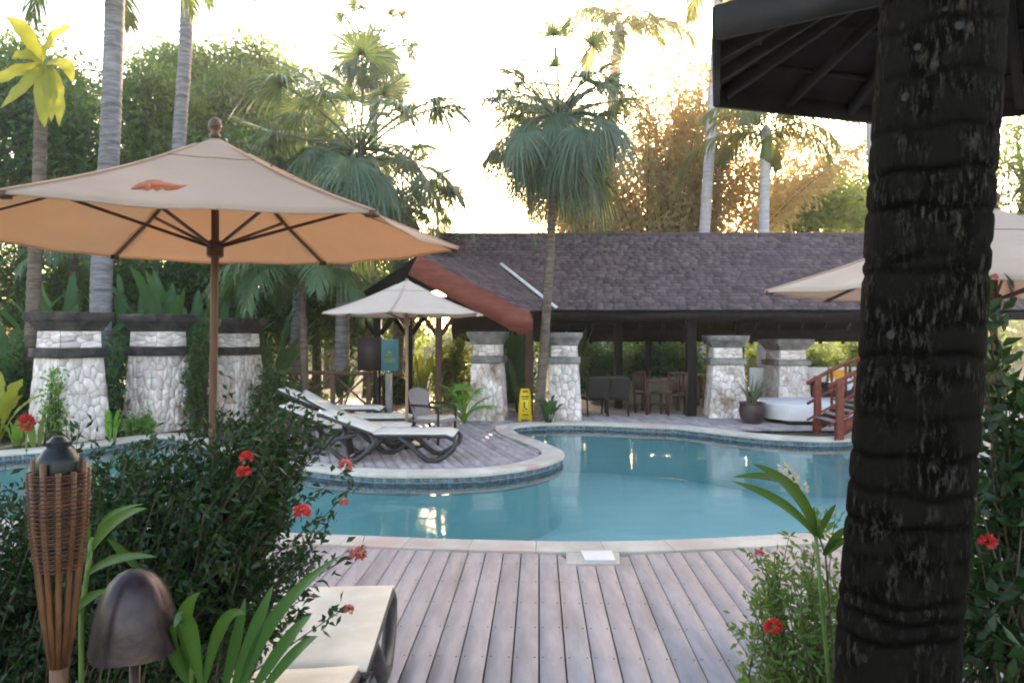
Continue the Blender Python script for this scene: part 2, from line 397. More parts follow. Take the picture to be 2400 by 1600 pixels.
g2 = lambda x, y: tuple(G(x, y)[:2])
CTRL = ([(-9.5, 8.0), (-6, 7.15), (-3.5, 6.66)]
        + [g2(*p) for p in ((850, 1258), (1100, 1267), (1300, 1271), (1450, 1271), (1600, 1267), (1775, 1258), (1950, 1247))]
        + [(3.3, 6.8), (3.9, 7.4), (4.5, 8.3), (5.2, 9.5), (5.9, 10.8), (6.6, 11.6), (7.1, 12.6), (7.0, 13.5), (6.45, 13.75), (6.05, 13.1), (5.65, 12.4)]
        + [g2(*p) for p in ((1945, 1030), (1873, 1028.5), (1764, 1021), (1656, 1009), (1584, 1001), (1511, 998), (1403, 993), (1312, 992.5), (1245, 994.5), (1200, 1002),
                            (1214, 1017), (1260, 1033), (1299, 1048), (1318, 1060), (1313, 1072), (1275, 1086), (1216, 1098), (1126, 1108), (977, 1112), (840, 1108),
                            (700, 1092), (560, 1060), (450, 1034), (375, 1022), (200, 1045), (0, 1063), (-250, 1085))])
RIM, RIMLEN = cr(CTRL, 0.058)
TAN = np.roll(RIM, -1, 0) - np.roll(RIM, 1, 0)
for _ in range(6): TAN = (np.roll(TAN, 1, 0) + TAN + np.roll(TAN, -1, 0)) / 3
TAN /= np.linalg.norm(TAN, axis=1)[:, None]
OUT = np.stack([TAN[:, 1], -TAN[:, 0]], 1)
COPW = 0.30
def outset(d): return RIM + OUT * d
WZ = -0.11

def flat(poly, z, holes=()):
    loops = [[Vector((p[0], p[1], z)) for p in poly]] + [[Vector((p[0], p[1], z)) for p in h] for h in holes]
    tri = tessellate_polygon(loops)
    V = [tuple(v) for l in loops for v in l]
    out = []
    for t in tri:
        a, b, c = (Vector(V[i]) for i in t)
        out.append(tuple(t) if (b - a).cross(c - a).z > 0 else (t[0], t[2], t[1]))
    return V, out

mb = MB(); mb.add(*flat([(-250, -150), (250, -150), (250, 350), (-250, 350)], -0.055, [outset(0.12)[::4]]))
tag(mb.build('ground', MT['soil']), 'dark planting soil around the pool and decks', kind='structure')

mb = MB()
n = len(RIM); wall = outset(0.012)
V = [(p[0], p[1], -0.03) for p in wall] + [(p[0], p[1], -0.95) for p in wall]
mb.add(V, [(i, n + i, n + (i + 1) % n, (i + 1) % n) for i in range(n)])
mb.add(*flat(wall[::3], -0.95))
pool = tag(mb.build('pool_basin', MT['basin'], smooth=40), 'turquoise plastered swimming pool basin with tiled rim', kind='structure')
mb = MB()
band = outset(0.009)
V = [(p[0], p[1], -0.032) for p in band] + [(p[0], p[1], -0.26) for p in band]
mb.add(V, [(i, n + i, n + (i + 1) % n, (i + 1) % n) for i in range(n)])
mb.build('grout_band', MT['grout'], pool, smooth=40)
mb = MB(); mb.add(*flat(outset(0.005)[::2], WZ))
tag(mb.build('water', MT['water']), 'calm turquoise pool water reflecting pillars and plants', kind='structure')

# coping stones
COPING_N = 9
i = 0; mb_far = MB()
while i < n:
    j = min(i + COPING_N, n)
    idx = [k % n for k in range(i, j + 1)]
    inner = RIM[idx] - OUT[idx] * 0.018; outer = RIM[idx] + OUT[idx] * COPW
    gap = 0.002
    inner[0] += TAN[idx[0]] * gap; outer[0] += TAN[idx[0]] * gap; inner[-1] -= TAN[idx[-1]] * gap; outer[-1] -= TAN[idx[-1]] * gap
    dz = random.uniform(-0.0015, 0.0015)
    prof = [(0, -0.042), (-0.008, -0.02), (0, 0.006), (0.02, 0.014), (1, 0.014), (1, -0.045)]
    V = []; m = len(idx)
    for k in range(m):
        d = outer[k] - inner[k]; L_ = np.linalg.norm(d); d = d / L_
        for (a, z) in prof:
            q = inner[k] + d * (a if a < 0.5 else L_)
            V.append((q[0], q[1], z + dz))
    c = len(prof)
    f = [(k * c + a, k * c + (a + 1) % c, (k + 1) * c + (a + 1) % c, (k + 1) * c + a) for k in range(m - 1) for a in range(c)]
    f += [tuple(range(c - 1, -1, -1)), tuple((m - 1) * c + a for a in range(c))]
    MB().add(V, f, random.random()).build('coping_stone', MT['coping'], pool, smooth=35)
    i = j

# waterline tiles: the ones that face the camera are pieces, the rest one mass
tb = MB().box((0, 0, 0), (0.053, 0.010, 0.050)).mesh('tile'); tb.materials.append(MT['tile'])
cand = []
for k in range(n):
    p = RIM[k]; nn = OUT[k]
    facing = (nn * p).sum() > 0.25 * np.hypot(*p)       # wall seen from the camera across the water
    px = 1200 + F * p[0] / p[1]
    cand.append((not (facing and -60 < px < 2060), p[1], k))
cand.sort()
piece = set(k for _, _, k in cand[:300])
rest = MB()
for k in range(n):
    p = RIM[k] + OUT[k] * 0.006; a = math.atan2(TAN[k][1], TAN[k][0])
    if k in piece:
        inst('tile', tb, pool, (p[0], p[1], -0.074), (0, 0, a))
    else:
        rest.box((p[0], p[1], -0.074), (0.053, 0.010, 0.050), a, rnd=random.random())
    for z in (-0.132, -0.19):
        rest.box((p[0], p[1], z), (0.053, 0.010, 0.050), a, rnd=random.random())
tag(rest.build('tile_band', MT['tile'], pool), kind='stuff')

def inside(pt, poly):
    x, y = pt; x0, y0 = poly[:, 0], poly[:, 1]; x1, y1 = np.roll(x0, -1), np.roll(y0, -1)
    c = (y0 > y) != (y1 > y)
    with np.errstate(divide='ignore', invalid='ignore'):
        xi = x0 + (y - y0) * (x1 - x0) / (y1 - y0)
    return (np.count_nonzero(c & (x < xi)) % 2) == 1

def spans(o, d, region, holes):
    """parts of the line o + t d inside region and outside the holes"""
    ts = []
    for poly in [region] + holes:
        a = poly; b = np.roll(poly, -1, 0); e = b - a
        den = d[0] * e[:, 1] - d[1] * e[:, 0]
        with np.errstate(divide='ignore', invalid='ignore'):
            w = a - o
            t = (w[:, 0] * e[:, 1] - w[:, 1] * e[:, 0]) / den
            u = (w[:, 0] * d[1] - w[:, 1] * d[0]) / den
        ok = (np.abs(den) > 1e-9) & (u >= 0) & (u < 1)
        ts += list(t[ok])
    ts.sort(); out = []
    for a, b in zip(ts[:-1], ts[1:]):
        if b - a < 0.02: continue
        q = o + d * (a + b) / 2
        if inside(q, region) and not any(inside(q, h) for h in holes):
            if out and abs(out[-1][1] - a) < 1e-3: out[-1] = (out[-1][0], b)
            else: out.append((a, b))
    return out

def lay_boards(deck, region, holes, ang, pitch, mat, gap=0.009, th=0.028):
    region = np.array(region, float)
    d = np.array([-math.sin(ang), math.cos(ang)]); s = np.array([d[1], -d[0]])
    u = region @ s
    k0, k1 = int(math.floor(u.min() / pitch)), int(math.ceil(u.max() / pitch))
    for k in range(k0, k1):
        ua, ub = k * pitch + gap / 2, (k + 1) * pitch - gap / 2
        A, B, C = (spans(s * q, d, region, holes) for q in (ua, ub, (ua + ub) / 2))
        if len(A) == len(B) == len(C): prs = list(zip(A, B))
        else: prs = [(c, c) for c in C]
        for a, b in prs:
            if max(a[1] - a[0], b[1] - b[0]) < 0.12: continue
            z = random.uniform(-0.0025, 0.0015)
            q = [s * ua + d * a[0], s * ub + d * b[0], s * ub + d * b[1], s * ua + d * a[1]]
            MB().prism(q, -th + z, z, random.random()).build('board', mat, deck)

hole = outset(COPW + 0.012)[::2]
mb = MB(); mb.box((-0.3, 3.0, -0.043), (0.1, 1.5, 0.014)); mb.box((0.4, 3.4, -0.043), (0.1, 2.2, 0.014))
deck = tag(mb.build('timber_deck', MT['darkwood']), 'grey timber deck boards in front of the pool', kind='structure')
near_region = [(-1.32, 2.2), (0.78, 2.2), (0.78, 3.35), (9.5, 3.35), (9.5, 12.5), (7.2, 12.0), (2.2, 7.6), (-7.5, 7.4), (-7.5, 3.45), (-1.32, 3.45)]
lay_boards(deck, near_region, [hole, np.array([tuple(G(1325, 1284)[:2]), tuple(G(1452, 1284)[:2]), tuple(G(1455, 1325)[:2]), tuple(G(1325, 1325)[:2])])], -0.036, 0.1385, MT['board'])
mb = MB(); mb.box((2.5, 17.0, -0.043), (13, 0.1, 0.014)); mb.box((2.5, 15.3, -0.043), (13, 0.1, 0.014))
fdeck = tag(mb.build('pool_terrace', MT['darkwood']), 'brown timber terrace wrapping the far side of the pool', kind='structure')
lay_boards(fdeck, [(-2.75, 8.4), (1.6, 8.4), (1.6, 13.5), (7.0, 13.5), (11.5, 12.6), (11.5, 20.2), (-5.2, 20.2), (-4.9, 17.0)], [hole], 0.277, 0.1385, MT['board_far'])

scr = MB()
for r_ in range(9):
    Yr = 2.75 + 0.405 * r_
    k0 = int(-2.2 / 0.1385)
    for k in range(k0, k0 + 36):
        for q in (0.022, 0.1165):
            u_ = k * 0.1385 + q; d_ = np.array([math.sin(0.036), math.cos(0.036)]); s0 = np.array([d_[1], -d_[0]])
            p = s0 * u_ + d_ * (Yr + random.uniform(-0.006, 0.006))
            if inside(p, np.array(near_region)) and not inside(p, outset(COPW + 0.05)[::4]) and not (0.40 < p[0] < 0.85 and p[1] > 5.5):
                scr.lathe([(0.0055, 0.0017), (0.0055, 0.0021)], 6, (p[0], p[1], 0))
tag(scr.build('screw_heads', MT['darkwood'], deck), kind='stuff')
# skimmer box with lid set into the coping
sk = empty('skimmer_cover', (0.5, 5.75, 0), 'square white skimmer lid set in a pale stone slab by the pool edge', 'skimmer lid')
a, b, c, d_ = G(1327, 1285), G(1450, 1285), G(1453, 1323), G(1327, 1323)
MB().prism([a[:2], d_[:2], c[:2], b[:2]], -0.03, 0.010).build('slab', MT['coping'], sk, bev=0.004)
a, b, c, d_ = G(1361, 1290, 0.02), G(1434, 1290, 0.02), G(1443, 1312, 0.02), G(1371, 1312, 0.02)
MB().prism([a[:2], d_[:2], c[:2], b[:2]], 0.0102, 0.024).build('lid', MT['whitepaint'], sk, bev=0.004)

# ------------------------------------------------------------------ stone pillars
def clip(poly, p, nrm):
    out = []
    for i in range(len(poly)):
        a, b = poly[i], poly[(i + 1) % len(poly)]
        da, db = np.dot(a - p, nrm), np.dot(b - p, nrm)
        if da <= 0: out.append(a)
        if da * db < 0: out.append(a + (b - a) * (da / (da - db)))
    return out

def voronoi_cells(W, Hh, nx, ny, jit=0.62):
    pts = []
    for j in range(ny):
        for i in range(nx):
            pts.append(np.array([(i + 0.5 + (0.5 if j % 2 else 0) * 0.6 + random.uniform(-jit, jit)) / (nx + 0.3) * W, (j + 0.5 + random.uniform(-jit, jit)) / ny * Hh]))
    cells = []
    for i, p in enumerate(pts):
        poly = [np.array(q, float) for q in ((0, 0), (W, 0), (W, Hh), (0, Hh))]
        for k, q in enumerate(pts):
            if k != i and np.linalg.norm(q - p) < 0.9 * max(W / nx, Hh / ny) * 3:
                poly = clip(poly, (p + q) / 2, q - p)
                if len(poly) < 3: break
        if len(poly) >= 3: cells.append((p, poly))
    return cells

def stone_faces(root, zb, zt, wb, wt, nx, ny, faces):
    """stones of crazy paving, each a piece, on the tapering faces of the shaft"""
    for fi in faces:
        a = fi * PI / 2
        for p, poly in voronoi_cells(1.0, 1.0, nx, ny):
            def place(uv, off):
                w = wb + (wt - wb) * uv[1]; z = zb + (zt - zb) * uv[1]
                x, y = (uv[0] - 0.5) * w, -(w / 2 + off)
                return (x * math.cos(a) - y * math.sin(a), x * math.sin(a) + y * math.cos(a), z)
            c = sum(poly) / len(poly)
            size = np.mean([np.linalg.norm((q - c) * np.array([wb, zt - zb])) for q in poly])
            if size < 0.02: continue
            s1 = 1 - 0.0048 / size; s2 = 1 - 0.010 / size
            o1 = random.uniform(0.007, 0.017)
            k = len(poly)
            V = [place(c + (q - c) * s1, -0.004) for q in poly] + [place(c + (q - c) * s1, o1 * 0.6) for q in poly] + [place(c + (q - c) * s2, o1) for q in poly]
            f = [(i, (i + 1) % k, k + (i + 1) % k, k + i) for i in range(k)] + [(k + i, k + (i + 1) % k, 2 * k + (i + 1) % k, 2 * k + i) for i in range(k)] + [tuple(range(2 * k, 3 * k))]
            m = MB().add(V, f, random.random()).mesh('stone'); m.materials.append(MT['stone'])
            inst('stone', m, root)

def frust(mb, z0, z1, w0, w1):
    V = [(sx * w0 / 2, sy * w0 / 2, z0) for sx, sy in ((-1, -1), (1, -1), (1, 1), (-1, 1))] + [(sx * w1 / 2, sy * w1 / 2, z1) for sx, sy in ((-1, -1), (1, -1), (1, 1), (-1, 1))]
    mb.add(V, [(3, 2, 1, 0), (4, 5, 6, 7), (0, 1, 5, 4), (1, 2, 6, 5), (2, 3, 7, 6), (3, 0, 4, 7)])

def pillar(loc, rz, hgt, wb, label, cap, group):
    s = hgt / 2.1
    root = empty('stone_pillar', loc, label, 'pillar', group)
    zb, z1, z2, z3, z4 = 0.0, 1.36 * s, 1.51 * s, 1.79 * s, 1.94 * s
    wt = wb * 0.80
    # built round the origin, then turned through the empty
    root.location = (0, 0, 0)
    mb = MB(); frust(mb, -0.05, z1, wb, wt); mb.build('shaft', MT['backing'], root)
    mb = MB(); frust(mb, z1, z2, wt * 1.20, wt * 1.20); mb.build('band', MT[cap], root, bev=0.012)
    mb = MB(); frust(mb, z2, z3, wt * 0.95, wt * 0.92); mb.build('neck', MT['backing'], root)
    mb = MB(); frust(mb, z3, z3 + 0.06 * s, wt * 1.02, wt * 1.08); frust(mb, z3 + 0.061 * s, z4, wt * 1.1, wt * 1.22)
    c = mb.build('capital', MT[cap], root, bev=0.008)
    mb = MB(); frust(mb, z4 + 0.001, z4 + 0.15 * s, wt * 1.30, wt * 1.38); mb.build('cap_slab', MT[cap], root, bev=0.015)
    faces = (0, 1, 3)
    stone_faces(root, zb + 0.01, z1 - 0.005, wb, wt, 6 if wb > 0.75 else 5, 10, faces)
    stone_faces(root, z2 + 0.005, z3 - 0.005, wt * 0.95, wt * 0.92, 5, 2, faces)
    root.location = loc; root.rotation_euler = (0, 0, rz)
    return root

gp = 'tapered stone pillars'
pillar((-7.22, 12.25, -0.02), R(60), 2.10, 0.88, 'broad stone pillar with dark cap, nearest of the three behind the large umbrella pole', 'capstone', gp)
pillar((-6.40, 13.6, -0.02), R(66), 2.10, 0.86, 'middle stone pillar of the three left ones, one face shaded and one white', 'capstone', gp)
pillar((-5.52, 15.0, -0.02), R(68), 2.06, 0.84, 'stone pillar just behind the large umbrella pole, farthest of its row of three', 'capstone', gp)
pillar((-0.48, 15.25, -0.02), R(-8), 1.80, 0.70, 'pale stone pillar under the rounded end of the red bargeboard', 'capstone2', gp)
pillar((1.07, 15.3, -0.02), R(-6), 1.78, 0.68, 'pale stone pillar beside the slim fan palm trunk and yellow sign', 'capstone2', gp)
pillar((4.47, 15.75, -0.02), R(-4), 1.72, 0.76, 'stone pillar in roof shade behind the potted spiky plant', 'capstone2', gp)
pillar((6.05, 16.6, -0.02), R(10), 1.64, 0.80, 'shaded stone pillar rising behind the white angled platform', 'capstone2', gp)

# ------------------------------------------------------------------ pavilion with shingled roof
EY, EZ, RY, RZ = 15.35, 2.16, 17.5, 3.98
X0, X1 = 0.2, 11.5
pv = empty('pavilion', (5.0, 17.4, 0), 'long open pavilion with dark shingle roof and timber posts behind the pool', 'pavilion')
slope = math.atan2(RZ - EZ, RY - EY)
nF = Vector((0, -math.sin(slope), math.cos(slope)))
BZ, BY = 1.52, RY + (RZ - 1.52) / math.tan(slope)
PK = Vector((-1.80, 14.35, 3.25)); J = Vector((-0.30, 16.55, EZ + (16.55 - EY) * math.tan(slope)))
LE = Vector((0.22, 14.15, 2.10)); VB = Vector((0.86, EY, EZ)); LW = Vector((-3.0, 14.7, 2.45)); LB = Vector((-2.4, 17.3, 2.5))
PK.z = J.z
mb = MB()
ridgeL = Vector((-1.55, RY, RZ)); ridgeR = Vector((X1, RY, RZ)); eR = Vector((X1, EY, EZ))
XL = -1.75
ridgeL = Vector((XL, RY, RZ)); JL = Vector((XL, J.y, J.z))
mb.slab([VB, eR, ridgeR, ridgeL, JL, J], (0, 0, 1), 0.05)
bl, br = Vector((-1.6, BY, BZ)), Vector((X1, BY, BZ))
mb.slab([bl, ridgeL + Vector((0, .005, 0)), ridgeR + Vector((0, .005, 0)), br], (0, 0, 1), 0.05)
mb.slab([LE, VB, J], (0, 0, 1), 0.045); mb.slab([LE, J, PK], (0, 0, 1), 0.045)
mb.slab([PK, J, LB, LW], (0, 0, 1), 0.05)
mb.slab([JL + Vector((0, 0, -.03)), ridgeL + Vector((-.01, 0, -.03)), Vector((-2.9, 17.5, 2.7)), LB + Vector((0, 0, .02))], (0, 0, 1), 0.04)
roof = mb.build('roof', MT['roofdeck'], pv)

def shingle_verts(p, du, up, nr, w, exp_, tilt):
    """thin tapered shingle, butt end proud"""
    a = p; b = p + du * w
    L_ = exp_ * 1.35
    q = [a, b, b + up * L_, a + up * L_]
    lift = [0.016 + tilt, 0.016 + tilt, 0.004, 0.004]
    return [tuple(v + nr * 0.002) for v in q] + [tuple(v + nr * (0.004 + l)) for v, l in zip(q, lift)]
SF = [(3, 2, 1, 0), (4, 5, 6, 7), (0, 1, 5, 4), (1, 2, 6, 5), (2, 3, 7, 6), (3, 0, 4, 7)]
up = Vector((0, math.cos(slope), math.sin(slope)))
SL = (RY - EY) / math.cos(slope)
rows = 25; ex = SL / rows
todo = []
toff = Vector((0, 0, 0.05))
for r in range(rows):
    base = VB + up * (r * ex) + toff
    x = X0 - 0.4 - random.random() * 0.2
    # left limit follows the valley, then the ridge end
    t = r * ex / SL
    yv = EY + (RY - EY) * t
    if yv < J.y: xl = VB.x + (J.x - VB.x) * (yv - EY) / (J.y - EY)
    else: xl = XL + 0.02
    x = xl - random.random() * 0.06
    while x < X1 - 0.1:
        w = random.uniform(0.13, 0.27)
        todo.append((r, x, shingle_verts(Vector((x, base.y, base.z)), Vector((1, 0, 0)), up, nF, w - 0.006, ex, random.uniform(0, 0.012))))
        x += w
big = MB(); cnt = 0
todo.sort(key=lambda t: (not (0.5 < t[1] < 7.3), t[0], abs(t[1] - 3)))
for r, x, V in todo:
    if cnt < 300:
        m = MB().add(np.array(V) - np.array(pv.location), SF, random.random()).mesh('shingle'); m.materials.append(MT['shingle'])
        inst('shingle', m, roof); cnt += 1
    else: big.add(V, SF, random.random())
# shingles of the cross gable's pool-side slope and the far slope of the main roof
def shingle_quad(A, B, C, D, mb, rows, w0=0.2):
    """A-B lower edge, D-C upper edge"""
    nr = (B - A).cross(D - A).normalized()
    for r in range(rows):
        t = r / rows
        a, b = A.lerp(D, t), B.lerp(C, t); L_ = (b - a).length; du = (b - a).normalized()
        upv = ((A.lerp(D, t + 1 / rows) - a) + (B.lerp(C, t + 1 / rows) - b)) / 2; e = upv.length; upv.normalize()
        s = 0
        while s < L_ - 0.03:
            w = min(random.uniform(0.14, 0.26), L_ - s)
            mb.add(shingle_verts(a + du * s + toff, du, upv, nr, w - 0.005, e, random.uniform(0, 0.012)), SF, random.random()); s += w
shingle_quad(LE, VB, J, PK, big, 18)
tag(big.build('shingle_field', MT['shingle'], roof), kind='stuff')
mb = MB(); mb.tube([ridgeL + Vector((0, 0, .06)), ridgeR + Vector((0, 0, .06))], 0.05, 6); mb.tube([PK + Vector((0, 0, .05)), J + Vector((0, 0, .05))], 0.04, 6)
mb.build('ridge_cap', MT['shingle'], roof)
mb = MB(); mb.beam(J + nF * 0.075 + Vector((0.05, 0, .04)), VB + nF * 0.075 + Vector((0.05, 0.02, .04)), 0.075, 0.012, up=nF); mb.build('valley_flashing', MT['flash'], roof)
# red bargeboard with rounded tail
dirB = (LE - PK).normalized(); nB = dirB.cross(Vector((0, 0, 1))).normalized(); dn = dirB.cross(nB).normalized()
if dn.z > 0: dn = -dn
bw = 0.43; L_ = (LE - PK).length + 0.10
out2 = [(0, -0.06), (L_ - 0.12, -0.06), (L_ - 0.05, -0.12), (L_ + 0.04, -0.05)]
for k in range(9):
    q = -PI / 2 + 0.35 + (PI - 0.6) * k / 8
    out2.append((L_ - 0.04 + 0.21 * math.cos(q), 0.17 + 0.215 * math.sin(q)))
out2 += [(0, bw - 0.06)]
V0 = [PK + dirB * a + dn * b for a, b in out2]
if nB.y > 0: nB = -nB
MB().slab([v + nB * 0.03 for v in V0], nB, 0.055).build('bargeboard', MT['redwood'], pv)
# structure under the roof
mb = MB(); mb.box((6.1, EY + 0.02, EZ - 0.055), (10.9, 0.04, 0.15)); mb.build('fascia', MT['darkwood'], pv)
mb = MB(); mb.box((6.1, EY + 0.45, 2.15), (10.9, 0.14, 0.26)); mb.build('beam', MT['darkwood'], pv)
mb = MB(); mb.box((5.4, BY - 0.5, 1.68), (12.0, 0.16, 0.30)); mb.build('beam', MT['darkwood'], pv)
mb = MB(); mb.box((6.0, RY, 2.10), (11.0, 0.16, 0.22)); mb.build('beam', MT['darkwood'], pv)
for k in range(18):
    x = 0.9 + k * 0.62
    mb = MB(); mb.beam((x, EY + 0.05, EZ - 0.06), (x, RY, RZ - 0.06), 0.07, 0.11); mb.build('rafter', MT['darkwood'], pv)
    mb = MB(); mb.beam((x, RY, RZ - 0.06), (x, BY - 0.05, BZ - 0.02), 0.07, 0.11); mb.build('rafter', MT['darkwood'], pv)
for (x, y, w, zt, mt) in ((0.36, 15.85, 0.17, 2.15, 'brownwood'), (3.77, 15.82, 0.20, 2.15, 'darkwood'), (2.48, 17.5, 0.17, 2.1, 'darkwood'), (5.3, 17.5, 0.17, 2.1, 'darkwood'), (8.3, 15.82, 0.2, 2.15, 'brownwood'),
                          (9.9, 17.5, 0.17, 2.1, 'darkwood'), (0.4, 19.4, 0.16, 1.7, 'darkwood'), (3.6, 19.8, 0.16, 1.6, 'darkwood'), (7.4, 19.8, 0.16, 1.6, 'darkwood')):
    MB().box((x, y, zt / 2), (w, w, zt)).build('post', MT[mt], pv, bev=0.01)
# cross gable posts with forked braces
for (x, y, mt) in ((-2.18, 15.9, 'darkwood'), (-1.58, 16.2, 'brownwood'), (-2.75, 15.4, 'darkwood')):
    MB().box((x, y, 1.25), (0.14, 0.14, 2.5)).build('post', MT[mt], pv, bev=0.01)
    for s in (-1, 1):
        MB().beam((x + s * 0.06, y, 1.72), (x + s * 0.50, y, 2.35), 0.08, 0.09).build('brace', MT[mt], pv)
mb = MB(); mb.box((-1.6, 15.7, 2.42), (3.0, 0.14, 0.16)); mb.build('beam', MT['darkwood'], pv)
mb = MB(); mb.beam((-3.0, 14.72, 2.36), (0.2, 14.2, 2.04), 0.1, 0.12); mb.build('beam', MT['darkwood'], pv)

# ------------------------------------------------------------------ gazebo roof overhead
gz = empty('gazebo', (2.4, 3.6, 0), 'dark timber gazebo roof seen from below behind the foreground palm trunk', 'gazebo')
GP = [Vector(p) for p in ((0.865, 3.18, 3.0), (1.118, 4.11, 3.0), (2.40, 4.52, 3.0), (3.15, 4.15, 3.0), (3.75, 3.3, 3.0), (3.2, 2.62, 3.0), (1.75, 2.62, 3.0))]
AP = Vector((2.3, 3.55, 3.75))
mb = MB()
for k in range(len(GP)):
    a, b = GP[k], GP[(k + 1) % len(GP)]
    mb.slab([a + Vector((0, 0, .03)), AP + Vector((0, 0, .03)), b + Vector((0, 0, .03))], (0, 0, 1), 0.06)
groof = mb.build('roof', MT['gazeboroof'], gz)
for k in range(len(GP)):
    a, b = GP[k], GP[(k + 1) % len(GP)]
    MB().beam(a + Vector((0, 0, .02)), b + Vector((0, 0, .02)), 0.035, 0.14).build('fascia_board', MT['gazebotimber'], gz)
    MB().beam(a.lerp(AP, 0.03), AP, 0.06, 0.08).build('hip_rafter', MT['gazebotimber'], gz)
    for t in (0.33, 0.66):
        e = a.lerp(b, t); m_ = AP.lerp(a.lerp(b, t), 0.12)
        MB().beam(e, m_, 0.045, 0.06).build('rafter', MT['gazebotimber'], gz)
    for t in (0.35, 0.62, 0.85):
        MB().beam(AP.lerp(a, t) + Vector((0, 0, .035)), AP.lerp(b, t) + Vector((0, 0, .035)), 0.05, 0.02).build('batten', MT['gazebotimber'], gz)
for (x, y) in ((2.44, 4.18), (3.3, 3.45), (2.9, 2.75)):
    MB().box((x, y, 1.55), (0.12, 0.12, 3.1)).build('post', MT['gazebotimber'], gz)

# ------------------------------------------------------------------ umbrellas
def umbrella(name, cx, cy, Rr, zr, za, rot, hub, mat_pole, label, knob=True, lean=0.0, cloth='fabric'):
    root = empty(name, (cx, cy, 0), label, 'umbrella', 'hexagonal canvas umbrellas')
    cor = [Vector((cx + Rr * math.cos(rot + k * PI / 3), cy + Rr * math.sin(rot + k * PI / 3), zr)) for k in range(6)]
    ap = Vector((cx, cy, za))
    mb = MB(); nu, nt_ = 16, 14
    def pt(k, u, t):
        a, b = cor[k], cor[(k + 1) % 6]
        e = a.lerp(b, u); s = 4 * u * (1 - u)
        v = ap.lerp(e, t)
        f = 1 - 0.035 * s * t * t
        return (cx + (v.x - cx) * f, cy + (v.y - cy) * f, v.z - 0.022 * s * t - 0.035 * math.sin(PI * t) + 0.007 * math.sin(9 * t + k) * s + 0.006 * math.sin(14 * u + 3 * k) * t * (1 - u) * u * 4)
    for k in range(6):
        V = [pt(k, i / nu, 0.02 + 0.98 * j / nt_) for j in range(nt_ + 1) for i in range(nu + 1)]
        f = [(j * (nu + 1) + i, (j + 1) * (nu + 1) + i, (j + 1) * (nu + 1) + i + 1, j * (nu + 1) + i + 1) for j in range(nt_) for i in range(nu)]
        mb.add(V, f)
    can = mb.build('canopy', MT[cloth], root, smooth=25)
    sol = can.modifiers.new('cloth', 'SOLIDIFY'); sol.thickness = 0.004; sol.offset = 0
    for k in range(6):   # hem and seam
        mb = MB(); mb.tube([Vector(pt(k, i / nu, 1.0)) + Vector((0, 0, -0.004)) for i in range(nu + 1)], 0.007, 5); mb.build('hem', MT[cloth], can)
        mb = MB(); mb.tube([Vector(pt(k, 0, t / 8)) + Vector((0, 0, 0.006)) for t in range(1, 9)], 0.006, 5); mb.build('seam', MT[cloth], can)
        mb = MB(); p = [Vector(pt(k, i / nu, 0.30)) + Vector((0, 0, 0.004)) for i in range(nu + 1)]
        mb.tube(p, 0.0035, 4); mb.build('vent_seam', MT['polepale'], can)
    bx, by = cx - lean, cy
    hubp = Vector((cx, cy, hub))
    MB().tube([(bx, by, 0.0), hubp, (cx, cy, za + 0.02)], 0.024, 12).build('pole', MT[mat_pole], root, smooth=40)
    if knob:
        MB().lathe([(0.03, 0), (0.032, 0.02), (0.02, 0.035), (0.035, 0.06), (0.042, 0.085), (0.03, 0.115), (0.008, 0.13)], 14, (cx, cy, za - 0.005)).build('finial', MT[mat_pole], root, smooth=True)
    MB().lathe([(0.03, -0.06), (0.05, -0.05), (0.05, 0.04), (0.03, 0.05)], 14, tuple(hubp)).build('runner_hub', MT[mat_pole], root, smooth=40)
    for k in range(6):
        pts = [Vector(pt(k, 0, t)) + Vector((0, 0, -0.022)) for t in (0.03, 0.3, 0.6, 0.985)]
        rb = MB().tube(pts, 0.0125, 6).build('rib', MT[mat_pole], root)
        tip = pts[-1]
        MB().box(tip + Vector((0, 0, 0.004)), (0.05, 0.05, 0.03), rot + k * PI / 3).build('rib_pocket', MT[mat_pole], rb)
        mid = pts[1].lerp(pts[2], 0.85)
        MB().tube([hubp + (mid - hubp).normalized() * 0.045, mid], 0.011, 6).build('strut', MT[mat_pole], root)
    MB().lathe([(0.26, 0.0), (0.26, 0.05), (0.10, 0.08), (0.035, 0.10), (0.035, 0.28)], 20, (bx, by, 0.0)).build('base', MT['blackmetal'], root, smooth=40)
    return root, can, cor, ap

u1, can1, cor1, ap1 = umbrella('patio_umbrella', -1.85, 4.68, 1.57, 2.30, 2.93, R(-101), 2.24, 'pole', 'large beige hexagonal umbrella with orange emblem on brown wooden pole', lean=0.03)
u2, _, _, _ = umbrella('patio_umbrella', -1.60, 11.42, 1.28, 2.02, 2.54, R(-92), 1.90, 'polepale', 'small pale umbrella shading the sun loungers on the pool terrace', knob=False, cloth='fabric_pale')
u3, _, _, _ = umbrella('patio_umbrella', 3.50, 5.45, 1.60, 2.03, 2.62, R(172), 1.95, 'pole', 'pale umbrella half hidden behind the thick foreground palm trunk', cloth='fabric_pale')
